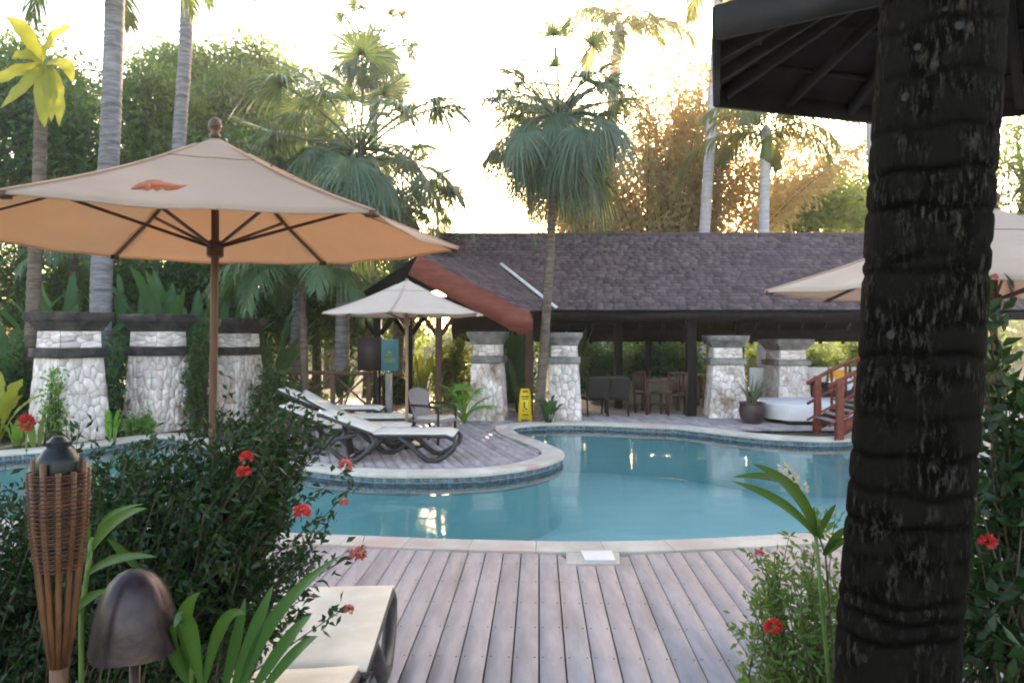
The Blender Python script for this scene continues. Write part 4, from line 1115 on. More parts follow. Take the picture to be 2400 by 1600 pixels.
def feather_frond(elev, L, arch_, npair, ll, mat, lw=0.035, hang=0.5, m=14):
    mb = MB(); pts = [Vector((0, 0, 0))]; e = elev; tans = []
    for i in range(m):
        e = elev - arch_ * ((i + 1) / m) ** 1.4
        d = Vector((math.cos(e), 0, math.sin(e))); tans.append(d); pts.append(pts[-1] + d * (L / m))
    tans.append(tans[-1])
    mb.tube(pts, [0.018 * (1 - 0.85 * i / m) + 0.003 for i in range(m + 1)], 4, rnd=0.95)
    t = np.linspace(0.14, 1.0, npair)
    P_ = np.array([tuple(p) for p in pts]); T_ = np.array([tuple(p) for p in tans]); q = np.linspace(0, 1, m + 1)
    B = np.stack([np.interp(t, q, P_[:, i]) for i in range(3)], 1); T = unit(np.stack([np.interp(t, q, T_[:, i]) for i in range(3)], 1))
    for s in (-1, 1):
        side = np.tile(np.array([0, s, 0.0]), (npair, 1)); upv = np.cross(T, side) * s
        upv = np.where(upv[:, 2:3] < 0, -upv, upv)
        a = (0.45 + 0.65 * t)[:, None] + rng.normal(0, 0.06, (npair, 1))
        D = unit(side * np.cos(a) + T * np.sin(a) + upv * rng.uniform(-0.05, 0.35, (npair, 1)))
        S = unit(np.cross(D, upv))
        ln = ll * (np.sin(PI * (0.16 + 0.80 * t)) ** 0.7 + 0.12) * rng.uniform(0.9, 1.08, npair)
        strips(mb, B, D, S, ln, lw, [0.5, 1.0, 0.8, 0.08], hang * rng.uniform(0.6, 1.2, npair), rng.random(npair) * 0.6 + 0.2)
    me = mb.mesh('frond'); me.materials.append(mat)
    return me

def trunk_tube(mb, pts, r0, r1, ring=0.0, pitch=0.12, n=12, seg=None, bulge=None):
    pts = [Vector(p) for p in pts]
    L = sum((b - a).length for a, b in zip(pts[:-1], pts[1:]))
    m = seg or max(8, int(L / (pitch / 3.0 if ring else 0.35)))
    acc = [0]; 
    for a, b in zip(pts[:-1], pts[1:]): acc.append(acc[-1] + (b - a).length)
    P_ = np.array([tuple(p) for p in pts]); out = []; rad = []
    for i in range(m + 1):
        s = L * i / m
        out.append([np.interp(s, acc, P_[:, k]) for k in range(3)])
        r = r0 + (r1 - r0) * i / m
        if ring: r *= 1 - ring * (1.0 if i % 3 == 0 else 0.0) + 0.02 * math.sin(i * 1.7)
        if bulge: r *= 1 + bulge * math.exp(-((i / m - 0.75) / 0.2) ** 2)
        rad.append(r)
    for _ in range(3 if len(pts) > 2 else 0):
        for i in range(1, m): out[i] = [(out[i - 1][k] + 2 * out[i][k] + out[i + 1][k]) / 4 for k in range(3)]
    mb.tube(out, rad, n)

def palm(name, label, path, r0, r1, trunkmat, meshes, nf, group=None, ring=0.06, pitch=0.14, scale=1.0, crownshaft=None, az0=0.0):
    """meshes: list of (share of fronds, [mesh variants]) from the top of the crown down"""
    base = Vector(path[0])
    root = empty(name, base, label, 'palm tree', group)
    mb = MB(); trunk_tube(mb, path, r0, r1, ring, pitch); mb.build('trunk', MT[trunkmat], root, smooth=True)
    top = Vector(path[-1]) - base
    if crownshaft:
        MB().lathe([(r1 * 1.05, -crownshaft), (r1 * 1.25, -crownshaft * 0.8), (r1 * 1.05, -crownshaft * 0.3), (r1 * 0.6, 0.05)], 12, tuple(Vector(path[-1]))).build('crownshaft', MT['petiole'], root, smooth=True)
    k = 0
    for share, vs in meshes:
        for i in range(max(1, round(nf * share))):
            az = az0 + k * 2.39996 + random.uniform(-0.2, 0.2)
            inst('frond', random.choice(vs), root, top + Vector((0, 0, random.uniform(-0.30, 0.05) * scale)), (random.uniform(-0.3, 0.3), random.uniform(-0.22, 0.22), az), scale * random.uniform(0.72, 1.12)); k += 1
    return root

def tree(name, label, base, trunk_top, r0, blobs, nleaf, leaf, mat, group=None, nb=14, clump=0.35, per=26):
    """blobs: (center, radii) ellipsoids of the crown; leaves gathered in clumps at twig ends"""
    base = Vector(base); root = empty(name, base, label, 'tree', group)
    wsum = [r[0] * r[1] * r[2] for _, r in blobs]; tot = sum(wsum)
    nclump = max(10, nleaf // per)
    C = []
    for (c, r), w in zip(blobs, wsum):
        k = max(3, int(nclump * w / tot))
        d = rand_dirs(k); lump = 1 + 0.30 * np.sin(d[:, :1] * 5.1 + c[0]) * np.sin(d[:, 2:] * 4.3 + c[1]) + rng.normal(0, 0.13, (k, 1))
        d = d * (rng.random((k, 1)) ** 0.5) * lump
        C.append(np.array(c) + d * np.array(r))
    C = np.concatenate(C)
    mb = MB(); trunk_tube(mb, [base, base.lerp(Vector(trunk_top), 0.5) + Vector((0.1, 0, 0)), trunk_top], r0, r0 * 0.55)
    for i in rng.choice(len(C), min(nb, len(C)), replace=False):
        e = Vector(C[i]); s = base.lerp(Vector(trunk_top), random.uniform(0.55, 1.0)); mid = s.lerp(e, 0.5) + Vector((0, 0, 0.15 * (e - s).length))
        mb.tube(bez(s, mid, e, 5), [r0 * 0.4, r0 * 0.3, r0 * 0.22, r0 * 0.15, r0 * 0.1, r0 * 0.05], 5)
    mb.build('trunk', MT['bark'], root, smooth=True)
    n = len(C) * per
    Bp = np.repeat(C, per, 0) + rng.normal(0, clump, (n, 3)) * np.array([1, 1, 0.6])
    D = unit(rng.normal(size=(n, 3)) + np.array([0, 0, -0.25]))
    mb = MB(); leaves(mb, Bp, D, leaf * rng.uniform(0.7, 1.25, n), leaf * 0.45 * rng.uniform(0.8, 1.2, n), 0.15, np.clip(np.repeat(rng.random(len(C)), per) * 0.6 + rng.random(n) * 0.4, 0, 1))
    mb.build('crown', MT[mat], root)
    return root

def shrub(name, label, root_p, blobs, ntip, leaf, lw, mat, cat='shrub', group=None, per=46, leafspan=0.55, stem_r=0.006, tips=(), flowers=(), spreadroot=0.18, flowermat='red', seed_dir=0.9, whorl=True):
    """stems fan out from the root to tips inside the blobs, leaves sit along the outer part of each stem"""
    root_p = Vector(root_p); root = empty(name, root_p, label, cat, group)
    T = []
    wsum = [r[0] * r[1] * r[2] for _, r in blobs]; tot = sum(wsum)
    for (c, r), w in zip(blobs, wsum):
        k = max(2, int(ntip * w / tot)); d = rand_dirs(k) * (rng.random((k, 1)) ** 0.38)
        T.append(np.array(c) + d * np.array(r))
    T = list(np.concatenate(T)) + [np.array(t) for t in tips]
    st = MB(); BB, DD = [], []
    for t in T:
        s = root_p + Vector((random.gauss(0, spreadroot), random.gauss(0, spreadroot * 0.7), 0))
        e = Vector(t); mid = s.lerp(e, 0.5); mid = Vector((mid.x * 0.5 + s.x * 0.2 + e.x * 0.3, mid.y * 0.5 + s.y * 0.2 + e.y * 0.3, mid.z + 0.12 * (e - s).length)) + Vector(rng.normal(0, 0.05 * (e - s).length, 3))
        pts = bez(s, mid, e, 6)
        st.tube(pts, [stem_r * (1.25 - 0.95 * i / 6) for i in range(7)], 4)
        L = (e - s).length; a = max(0.15, 1 - leafspan / max(L, 0.05))
        P_ = np.array([tuple(p) for p in pts])
        u = np.sort(1 - (1 - a) * rng.random(per) ** 1.15); q = np.linspace(0, 1, 7)
        B = np.stack([np.interp(u, q, P_[:, k]) for k in range(3)], 1)
        tan = unit(np.stack([np.interp(np.clip(u + .04, 0, 1.04), q, P_[:, k]) for k in range(3)], 1) - np.stack([np.interp(u - .06, q, P_[:, k]) for k in range(3)], 1))
        D = unit(tan * seed_dir + rand_dirs(per) * 1.0)
        # short side twigs carry the leaves a little off the stem
        B = B + rand_dirs(per) * (rng.random((per, 1)) * leaf * 1.4)
        BB.append(B); DD.append(D)
    st.build('stem', MT['twig'], root)
    B = np.concatenate(BB); D = np.concatenate(DD); n = len(B)
    mb = MB(); leaves(mb, B, D, leaf * rng.uniform(0.65, 1.2, n), lw * rng.uniform(0.8, 1.2, n), 0.22, None, None, 0.12)
    mb.build('foliage', MT[mat], root)
    for (fp, fr, fm) in flowers:
        mb = MB(); n = 70
        d = rand_dirs(n); d[:, 2] = np.abs(d[:, 2]) * 1.0 - 0.25; d = unit(d)
        B = np.array(fp) + d * fr * 0.55
        leaves(mb, B, unit(d + rand_dirs(n) * 0.8), fr * 0.75, fr * 0.5, 0.2)
        mb.build('flower', MT[fm], root)
    return root

def broad_plant(name, label, base, specs, mat, cat='plant', group=None, w=0.13, petiole=0.35, stemr=0.012):
    """specs: list of leaves (azimuth, lean, length, width factor)"""
    base = Vector(base); root = empty(name, base, label, cat, group)
    for (az, ln, Lf, wf) in specs:
        dx, dy = math.cos(az), math.sin(az)
        p0 = base + Vector((dx * 0.04, dy * 0.04, 0))
        pe = p0 + Vector((dx * math.sin(ln) * Lf * petiole * 0.6, dy * math.sin(ln) * Lf * petiole * 0.6, Lf * petiole))
        tip = pe + Vector((dx * math.sin(ln) * Lf * 0.75, dy * math.sin(ln) * Lf * 0.75, Lf * 0.72 * math.cos(ln * 1.15)))
        md = pe.lerp(tip, 0.5) + Vector((0, 0, 0.16 * Lf))
        mb = MB().add(*blade_mesh(pe, md, tip, w * wf * Lf, 16, 0.28, wave=0.16, torn=0.22))
        mb.tube([p0, pe, pe.lerp(md, 0.4)], [stemr, stemr * 0.8, stemr * 0.5], 5)
        mb.build('leaf', MT[mat], root, smooth=True)
    return root
def rib_leaf(name, c1, c2, tcol, transl=0.36):
    m = leafmat(name, c1, c2, tcol, transl, 0.33, 0.5)
    nt = m.node_tree; N = nt.nodes; L = nt.links
    ge = N.new('ShaderNodeNewGeometry'); w = N.new('ShaderNodeTexWave'); w.inputs['Scale'].default_value = 9; w.inputs['Distortion'].default_value = 2.5; w.inputs['Detail'].default_value = 2
    mp = N.new('ShaderNodeMapping'); mp.inputs['Rotation'].default_value = (0.5, 0.9, 0.3); L.new(ge.outputs['Position'], mp.inputs['Vector']); L.new(mp.outputs[0], w.inputs['Vector'])
    bp = N.new('ShaderNodeBump'); bp.inputs['Strength'].default_value = 0.5; bp.inputs['Distance'].default_value = 0.03; L.new(w.outputs['Fac'], bp.inputs['Height'])
    L.new(bp.outputs[0], N['Principled BSDF'].inputs['Normal'])
    return m
MT['l_broad'] = rib_leaf('broad ribbed leaf', (0.030, 0.085, 0.035), (0.085, 0.18, 0.075), (0.22, 0.38, 0.06))
MT['l_ginger'] = rib_leaf('ginger ribbed leaf', (0.014, 0.048, 0.009), (0.062, 0.125, 0.022), (0.15, 0.26, 0.03), 0.26)
MT['l_ginger'].node_tree.nodes['Wave Texture'].inputs['Scale'].default_value = 45
MT['l_ginger'].node_tree.nodes['Bump'].inputs['Distance'].default_value = 0.002
MT['l_ginger'].node_tree.nodes['Bump'].inputs['Strength'].default_value = 0.22
def rnd_specs(n, l0, l1, lean0=0.15, lean1=0.95, w0=0.8, w1=1.2, az=None):
    return [((2.4 * i + random.uniform(-.4, .4)) if az is None else random.uniform(*az), random.uniform(lean0, lean1), random.uniform(l0, l1), random.uniform(w0, w1)) for i in range(n)]

# ------------------------------------------------------------------ palms
fanA = [(0.12, [fan_frond(1.38, 0.70, 1.20, 32, 0.4, MT['l_fan'], 1.6, 0.12) for _ in range(2)]),
        (0.22, [fan_frond(0.85, 0.68, q, 34, 0.6, MT['l_fan'], 1.9, 0.5) for q in (1.15, 0.95, 1.05)]),
        (0.34, [fan_frond(0.25, 0.68, q, 34, 0.7, MT['l_fan'], 1.9, 0.7) for q in (1.15, 0.8, 1.0)]),
        (0.32, [fan_frond(-0.35, 0.68, q, 34, 0.7, MT['l_fan'], 1.85, 0.6) for q in (1.0, 0.7, 0.85)])]
c0 = P(1309, 268, 14.75)
palm('fan_palm', 'slim fan palm with drooping crown standing before the shingle roof', [P(1262, 986, 14.75), P(1272, 850, 14.75), P(1290, 600, 14.75), P(1294, 490, 14.75), c0], 0.10, 0.075, 'trunkbrown', fanA, 84, 'fan palms', 0.05, 0.1, 1.28)
fanB = [(s, [fan_frond(e, 1.0, q, 38, 0.6, MT['l_fan'], 2.05, h) for _ in range(3)]) for s, e, h, q in ((0.15, 1.3, 0.12, 1.5), (0.27, 0.8, 0.5, 1.55), (0.34, 0.25, 0.7, 1.5), (0.24, -0.35, 0.7, 1.25))]
palm('fan_palm', 'large fan palm with broad hanging fans above the large umbrella', [P(800, 880, 16.2), P(806, 600, 16.2), P(840, 350, 16.2)], 0.16, 0.13, 'trunkgrey', fanB, 58, 'fan palms', 0.05, 0.12, 1.2)
palm('fan_palm', 'fan palm crown lower left of the largest fan palm, partly hidden by canopy', [P(690, 880, 17.5), P(705, 640, 17.5), P(720, 400, 17.5)], 0.16, 0.13, 'trunkgrey', fanB, 44, 'fan palms', 0.05, 0.12, 1.0)
palm('fan_palm', 'fan palm leaning out beside the bright sky gap over the roof end', [P(930, 880, 17.0), P(940, 640, 17.0), P(945, 470, 17.0)], 0.14, 0.11, 'trunkbrown', fanB, 34, 'fan palms', 0.05, 0.12, 0.78)
palm('fan_palm', 'tall fan palm whose upright spear leaf tops the largest fan palm', [P(870, 880, 20), P(872, 500, 20), P(878, 110, 20)], 0.16, 0.12, 'trunkgrey', fanA, 46, 'fan palms', 0.05, 0.12, 1.1)

feA = [(0.3, [feather_frond(1.1, 2.4, 1.5, 46, 0.55, MT['l_feather'], 0.04, 0.5) for _ in range(2)]), (0.7, [feather_frond(0.55, 2.5, 1.7, 46, 0.55, MT['l_feather'], 0.04, 0.7) for _ in range(2)])]
feG = [(0.3, [feather_frond(1.1, 2.5, 1.3, 50, 0.55, MT['l_gold'], 0.05, 0.5) for _ in range(2)]), (0.7, [feather_frond(0.55, 2.7, 1.6, 50, 0.6, MT['l_gold'], 0.05, 0.8) for _ in range(2)])]
palm('feather_palm', 'stout grey ringed palm trunk rising behind the nearest stone pillar', [P(232, 960, 14.2), P(238, 640, 14.2), P(258, 330, 14.2), P(268, 60, 14.2), P(272, -110, 14.2)], 0.20, 0.17, 'trunkgrey', feA, 14, 'feather palms', 0.05, 0.13, 1.0)
palm('feather_palm', 'thinner dark palm trunk above the umbrella finial', [P(408, 900, 18), P(420, 330, 18), P(436, 100, 18), P(440, -90, 18)], 0.17, 0.15, 'trunkgrey', feA, 12, 'feather palms', 0.05, 0.13, 0.9)
palm('feather_palm', 'tall pale leaning palm trunk in front of the golden bamboo', [P(1640, 860, 23), P(1650, 560, 23), P(1668, 280, 23), P(1680, 60, 23), P(1684, -60, 23)], 0.19, 0.14, 'trunkpale', feG, 12, 'feather palms', 0.04, 0.16, 0.9, 0.9)
palm('feather_palm', 'palm with swollen pale trunk and spreading feathery crown under the gazebo eave', [P(1788, 860, 21), P(1790, 545, 21), P(1796, 300, 21)], 0.17, 0.13, 'trunkpale', feG, 15, 'feather palms', 0.04, 0.16, 1.0, 1.0)
palm('feather_palm', 'palm with pale trunk behind the slim fan palm crown', [P(1405, 860, 25), P(1416, 545, 25), P(1440, 200, 25), P(1452, 60, 25)], 0.22, 0.17, 'trunkpale', feG, 14, 'feather palms', 0.04, 0.16, 1.0, 1.0)
palm('feather_palm', 'palm trunk just left of the thick foreground trunk beneath the eave', [P(2062, 860, 20), P(2052, 480, 20), P(2040, 240, 20), P(2030, 20, 20)], 0.16, 0.14, 'trunkpale', feG, 12, 'feather palms', 0.05, 0.16, 0.8)
palm('feather_palm', 'low feathery palm drooping behind the small pale umbrella', [P(715, 960, 15.2), P(712, 800, 15.2), P(706, 640, 15.2)], 0.09, 0.07, 'trunkbrown', feA, 22, 'feather palms', 0.05, 0.12, 0.9)
palm('feather_palm', 'low feathery palm between the left stone pillars and the umbrella canopy', [P(160, 960, 16), P(166, 760, 16), P(175, 600, 16)], 0.10, 0.08, 'trunkbrown', feA, 13, 'feather palms', 0.05, 0.12, 0.75)
palm('feather_palm', 'feathery palm arching over the pavilion roof left end', [P(960, 900, 19.5), P(965, 760, 19.5), P(968, 660, 19.5)], 0.10, 0.08, 'trunkbrown', feA, 9, 'feather palms', 0.05, 0.12, 0.55)

# foreground trunk
bp_ = [Vector(P(2085, 2240, 2.2)), P(2104, 1470, 2.2), P(2148, 900, 2.2), P(2190, 320, 2.2), P(2204, 130, 2.2), P(2235, -700, 2.2), P(2250, -2600, 2.2)]
bp_[0].z = -0.06
root = empty('foreground_palm', bp_[0], 'thick dark ringed palm trunk standing closest to the camera', 'palm tree')
def fg_bark():
    m, nt, N, L = nodes('foreground bark')
    bs = N['Principled BSDF']; bs.inputs['Roughness'].default_value = 0.95; bs.inputs['Specular IOR Level'].default_value = 0.05
    ge = N.new('ShaderNodeNewGeometry')
    mp = N.new('ShaderNodeMapping'); mp.inputs['Scale'].default_value = (1, 1, 0.28); L.new(ge.outputs['Position'], mp.inputs['Vector'])
    n1 = N.new('ShaderNodeTexNoise'); n1.inputs['Scale'].default_value = 70; n1.inputs['Detail'].default_value = 6; n1.inputs['Roughness'].default_value = 0.7; L.new(mp.outputs[0], n1.inputs['Vector'])
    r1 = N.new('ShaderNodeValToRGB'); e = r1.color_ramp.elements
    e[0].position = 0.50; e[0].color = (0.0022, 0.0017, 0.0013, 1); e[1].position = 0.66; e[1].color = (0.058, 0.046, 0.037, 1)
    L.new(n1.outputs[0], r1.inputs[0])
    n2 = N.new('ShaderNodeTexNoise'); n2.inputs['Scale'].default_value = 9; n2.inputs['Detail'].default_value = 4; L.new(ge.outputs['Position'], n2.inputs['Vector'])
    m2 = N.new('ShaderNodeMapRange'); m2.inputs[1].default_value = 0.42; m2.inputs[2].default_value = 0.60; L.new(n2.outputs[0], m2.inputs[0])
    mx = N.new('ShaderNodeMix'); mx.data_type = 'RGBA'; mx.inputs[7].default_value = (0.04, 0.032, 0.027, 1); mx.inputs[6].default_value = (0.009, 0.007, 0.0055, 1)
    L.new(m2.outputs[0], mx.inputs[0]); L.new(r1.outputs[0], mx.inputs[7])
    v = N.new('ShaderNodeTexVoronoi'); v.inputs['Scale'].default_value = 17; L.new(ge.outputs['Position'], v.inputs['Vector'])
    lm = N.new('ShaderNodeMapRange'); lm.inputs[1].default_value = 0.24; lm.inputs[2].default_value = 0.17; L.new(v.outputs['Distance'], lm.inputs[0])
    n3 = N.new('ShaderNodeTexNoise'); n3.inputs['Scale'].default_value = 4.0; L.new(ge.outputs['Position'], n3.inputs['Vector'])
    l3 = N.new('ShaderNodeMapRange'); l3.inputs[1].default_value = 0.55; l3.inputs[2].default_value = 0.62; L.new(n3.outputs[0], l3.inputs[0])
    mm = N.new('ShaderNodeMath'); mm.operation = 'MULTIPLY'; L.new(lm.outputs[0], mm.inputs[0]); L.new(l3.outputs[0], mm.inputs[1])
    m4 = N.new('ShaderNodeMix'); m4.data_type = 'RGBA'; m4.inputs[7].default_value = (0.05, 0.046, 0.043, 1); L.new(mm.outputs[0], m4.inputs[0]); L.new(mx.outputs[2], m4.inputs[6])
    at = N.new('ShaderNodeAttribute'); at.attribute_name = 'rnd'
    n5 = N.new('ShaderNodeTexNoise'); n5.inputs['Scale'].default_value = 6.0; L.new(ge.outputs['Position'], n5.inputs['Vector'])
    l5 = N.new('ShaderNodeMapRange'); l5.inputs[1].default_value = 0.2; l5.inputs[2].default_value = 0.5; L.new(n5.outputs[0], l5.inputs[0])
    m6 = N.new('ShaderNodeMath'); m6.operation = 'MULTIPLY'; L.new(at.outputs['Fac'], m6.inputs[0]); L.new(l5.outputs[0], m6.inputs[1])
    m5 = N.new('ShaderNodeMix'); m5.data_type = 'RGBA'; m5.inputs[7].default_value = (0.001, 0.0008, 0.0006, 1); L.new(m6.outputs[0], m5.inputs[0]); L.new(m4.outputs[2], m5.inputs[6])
    L.new(m5.outputs[2], bs.inputs['Base Color'])
    bp = N.new('ShaderNodeBump'); bp.inputs['Strength'].default_value = 0.9; bp.inputs['Distance'].default_value = 0.012; L.new(n1.outputs[0], bp.inputs['Height']); L.new(bp.outputs[0], bs.inputs['Normal'])
    return m
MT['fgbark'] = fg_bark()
L_tot = sum((b - a).length for a, b in zip(bp_[:-1], bp_[1:])); acc = [0]
for a, b in zip(bp_[:-1], bp_[1:]): acc.append(acc[-1] + (b - a).length)
Pn = np.array([tuple(p) for p in bp_]); out = []; rad = []
ringz = []; z = 0.1
while z < L_tot: ringz.append(z); z += random.choice((0.06, 0.09, 0.10, 0.12, 0.15))
ringz = np.array(ringz)
ntr, M_ = 56, 520
ringa = np.array([random.choice((0.6, 0.9, 1.0, 1.0)) for _ in ringz]); ringt = np.array([random.gauss(0, 0.012) for _ in ringz]); ringp = np.array([random.uniform(0, 6.28) for _ in ringz])
V = []; scar = []
for i in range(M_ + 1):
    s_ = 5.0 * i / M_ if i < M_ else L_tot
    c = np.array([np.interp(s_, acc, Pn[:, k]) for k in range(3)])
    for k in range(ntr):
        a = 2 * PI * k / ntr
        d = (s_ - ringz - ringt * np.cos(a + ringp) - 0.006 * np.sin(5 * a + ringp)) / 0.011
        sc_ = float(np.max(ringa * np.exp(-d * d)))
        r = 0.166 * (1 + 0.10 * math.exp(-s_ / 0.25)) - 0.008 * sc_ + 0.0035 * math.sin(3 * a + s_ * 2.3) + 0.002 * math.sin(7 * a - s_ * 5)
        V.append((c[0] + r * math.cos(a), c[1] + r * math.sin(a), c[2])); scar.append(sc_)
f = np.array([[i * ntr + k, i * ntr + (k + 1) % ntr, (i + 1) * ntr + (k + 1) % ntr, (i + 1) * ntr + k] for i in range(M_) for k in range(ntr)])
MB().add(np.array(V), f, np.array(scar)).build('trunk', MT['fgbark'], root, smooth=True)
top = bp_[-1] - bp_[0]
for k in range(30):  # unseen crown, enlarged and thickened to shade the foreground
    inst('frond', random.choice(feA[k % 2][1]), root, top, (0, random.uniform(-.3, .1), k * 2.4), random.uniform(1.2, 1.6))

# ------------------------------------------------------------------ trees, bamboo, background
def blob(px, py, Y, rx, rz, ry=None):
    c = P(px, py, Y); return (tuple(c), (rx * Y / F, ry or rx * Y / F * 0.8, rz * Y / F))
gt = 'trees behind the pool'
def gtree(label, Y, tpx, blobs, nleaf, leaf, mat, r0=0.2, clump=0.3, per=40):
    nleaf = int(nleaf * 0.62)
    bl = [blob(b[0], b[1], Y, b[2], b[3]) for b in blobs]
    t = P(tpx, 785, Y); top = Vector(bl[0][0])
    return tree('broadleaf_tree', label, (t.x, Y, -0.06), top, r0, bl, nleaf, leaf, mat, gt, clump=clump, per=per)
gtree('dark leafy tree at the far left behind the yellow leaves', 18.5, 40, [(60, 250, 150, 110), (10, 400, 120, 80), (160, 350, 110, 90)], 14000, 0.20, 'l_dark', clump=0.30)
gtree('bright leafy tree between the two grey palm trunks', 21, 330, [(330, 290, 90, 120), (360, 210, 70, 70), (320, 400, 100, 70)], 11000, 0.21, 'l_tree', clump=0.30)
gtree('tall airy tree with sky gaps above the umbrella finial', 24, 560, [(540, 240, 100, 80), (640, 250, 90, 90), (470, 300, 80, 90), (600, 340, 120, 80)], 14000, 0.23, 'l_tree', clump=0.32)
gtree('dense dark green tree behind the umbrella peak', 20, 600, [(570, 420, 130, 90), (480, 450, 110, 80), (680, 450, 90, 90)], 14000, 0.20, 'l_dark', clump=0.30)
gtree('pale hazy tree filling the sky between finial and fan palms', 27, 690, [(690, 300, 80, 90), (620, 200, 70, 50), (760, 260, 60, 70)], 10000, 0.25, 'l_tree', clump=0.36)
gtree('mid green tree with open crown left of the umbrella finial', 23, 440, [(430, 330, 80, 100), (400, 240, 60, 60), (500, 400, 90, 60)], 9000, 0.22, 'l_lime', clump=0.32)
gtree('tall green tree reaching the top edge between trunk and finial', 26, 480, [(480, 190, 110, 70), (590, 170, 100, 60), (400, 160, 70, 60)], 12000, 0.24, 'l_tree', clump=0.36)
gtree('green tree right behind the large fan palm crown', 25, 770, [(770, 380, 120, 90), (860, 480, 100, 80), (700, 480, 110, 80)], 11000, 0.22, 'l_dark', clump=0.34)
gtree('leafy tree filling the gap left of the first grey trunk', 22, 150, [(150, 230, 100, 90), (200, 400, 80, 80), (60, 160, 100, 70)], 11000, 0.21, 'l_tree', clump=0.34)
gtree('lime green rounded tree beyond the roof ridge', 28, 1890, [(1890, 470, 110, 80), (1960, 500, 90, 60), (1830, 510, 80, 60)], 12000, 0.25, 'l_lime', clump=0.36)
gtree('leafy tree between the bamboo and the foreground trunk', 32, 1990, [(1990, 480, 70, 90), (2060, 500, 90, 80)], 8000, 0.28, 'l_tree', clump=0.4)
gtree('leafy tree at the far right beyond the pale umbrella', 20, 2420, [(2400, 400, 90, 130), (2380, 320, 60, 60), (2440, 520, 110, 80)], 6500, 0.16, 'l_tree', clump=0.30)
gtree('sunlit low tree glowing under the slim fan palm crown', 24, 1350, [(1345, 520, 75, 45), (1400, 500, 60, 55)], 3200, 0.15, 'l_bamboo', 0.12, clump=0.32)  # yellow sunlight put into this crown through the golden leaf colour
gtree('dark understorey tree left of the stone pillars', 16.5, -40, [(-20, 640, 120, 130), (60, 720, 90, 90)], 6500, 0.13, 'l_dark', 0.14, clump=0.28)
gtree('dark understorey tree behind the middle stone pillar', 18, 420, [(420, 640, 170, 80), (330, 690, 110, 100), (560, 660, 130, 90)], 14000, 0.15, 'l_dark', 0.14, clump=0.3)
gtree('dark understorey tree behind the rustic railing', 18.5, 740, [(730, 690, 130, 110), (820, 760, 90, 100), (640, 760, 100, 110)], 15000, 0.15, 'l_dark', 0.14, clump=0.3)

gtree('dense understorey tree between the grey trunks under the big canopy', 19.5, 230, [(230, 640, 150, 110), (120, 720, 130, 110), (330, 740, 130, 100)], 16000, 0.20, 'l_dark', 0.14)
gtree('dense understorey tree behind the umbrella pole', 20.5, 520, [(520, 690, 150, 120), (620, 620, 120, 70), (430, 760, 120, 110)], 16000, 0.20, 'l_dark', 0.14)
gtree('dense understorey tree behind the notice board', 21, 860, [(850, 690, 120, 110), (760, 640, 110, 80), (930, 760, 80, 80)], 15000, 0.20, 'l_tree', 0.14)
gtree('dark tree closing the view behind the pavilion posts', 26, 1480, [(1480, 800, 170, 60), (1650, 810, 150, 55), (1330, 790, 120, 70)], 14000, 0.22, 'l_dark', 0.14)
def bamboo(label, base, n, Ls, spreadx, leafn, matl):
    base = Vector(base); root = empty('bamboo_clump', base, label, 'bamboo', None)
    BB, DD = [], []
    for k in range(n):
        a = random.uniform(-1, 1); L = random.uniform(*Ls)
        s = base + Vector((random.gauss(0, 0.35), random.gauss(0, 0.35), 0))
        lean = a * spreadx; dy = random.uniform(-0.25, 0.25)
        e = s + Vector((math.sin(lean) * L, dy * L * 0.5, math.cos(lean) * L * 0.92)); mid = s.lerp(e, 0.5) + Vector((-math.sin(lean) * L * 0.12, 0, L * 0.14))
        e.z -= abs(math.sin(lean)) * L * 0.16
        pts = bez(s, mid, e, 12)
        MB().tube(pts, [0.035 * (1.05 - 0.95 * i / 12) for i in range(13)], 5).build('culm', MT['bamboo'], root, smooth=True)
        per = leafn // n; u = 0.36 + 0.64 * rng.random(per) ** 0.9; q = np.linspace(0, 1, 13); P_ = np.array([tuple(p) for p in pts])
        B = np.stack([np.interp(u, q, P_[:, i]) for i in range(3)], 1) + rng.normal(0, 0.22, (per, 3)) * (0.4 + u[:, None])
        BB.append(B); DD.append(unit(rng.normal(size=(per, 3)) + np.array([0.5 * a, 0, -0.5])))
    B = np.concatenate(BB); D = np.concatenate(DD); m = len(B)
    mb = MB(); leaves(mb, B, D, 0.32 * rng.uniform(0.6, 1.2, m), 0.055, 0.1); mb.build('foliage', MT[matl], root)
b0 = P(1565, 700, 24.5); b0.z = -0.06
bamboo('golden backlit bamboo clump fanning out behind the pavilion roof', b0, 90, (8.0, 12.5), 0.60, 60000, 'l_bamboo')
b0 = P(60, 700, 22); b0.z = -0.06
bamboo('golden bamboo clump glimpsed at the far left under the trees', b0, 22, (3.0, 5.5), 0.6, 5000, 'l_bamboo')

# shrubs and large-leaved plants behind the pavilion and round the pillars
gs = 'leafy shrubs behind the pavilion'
def gshrub(label, px, Y, topy, wpx, mat, n=70, leaf=0.13, lw=0.05, per=44, grp=gs, boty=None):
    c = P(px, (topy + (boty or 960)) / 2, Y); hh = ((boty or 960) - topy) / 2 * Y / F; w = wpx * Y / F
    return shrub('leafy_shrub', label, (c.x, Y, -0.06), [(tuple(c), (w, 0.45, hh))], n, leaf, lw, mat, group=grp, per=per, leafspan=0.9, stem_r=0.01, spreadroot=w * 0.4)
gshrub('green shrub behind the pavilion seen between the pale pillar and thin post', 1405, 21.0, 755, 70, 'l_broad', 80, 0.20, 0.08)
gshrub('green shrub filling the middle pavilion opening behind the low wall', 1520, 21.3, 770, 75, 'l_broad', 95, 0.24, 0.09)
gshrub('shrub behind the pavilion left of the thick dark post', 1600, 21.0, 770, 55, 'l_tree', 60, 0.18, 0.06)
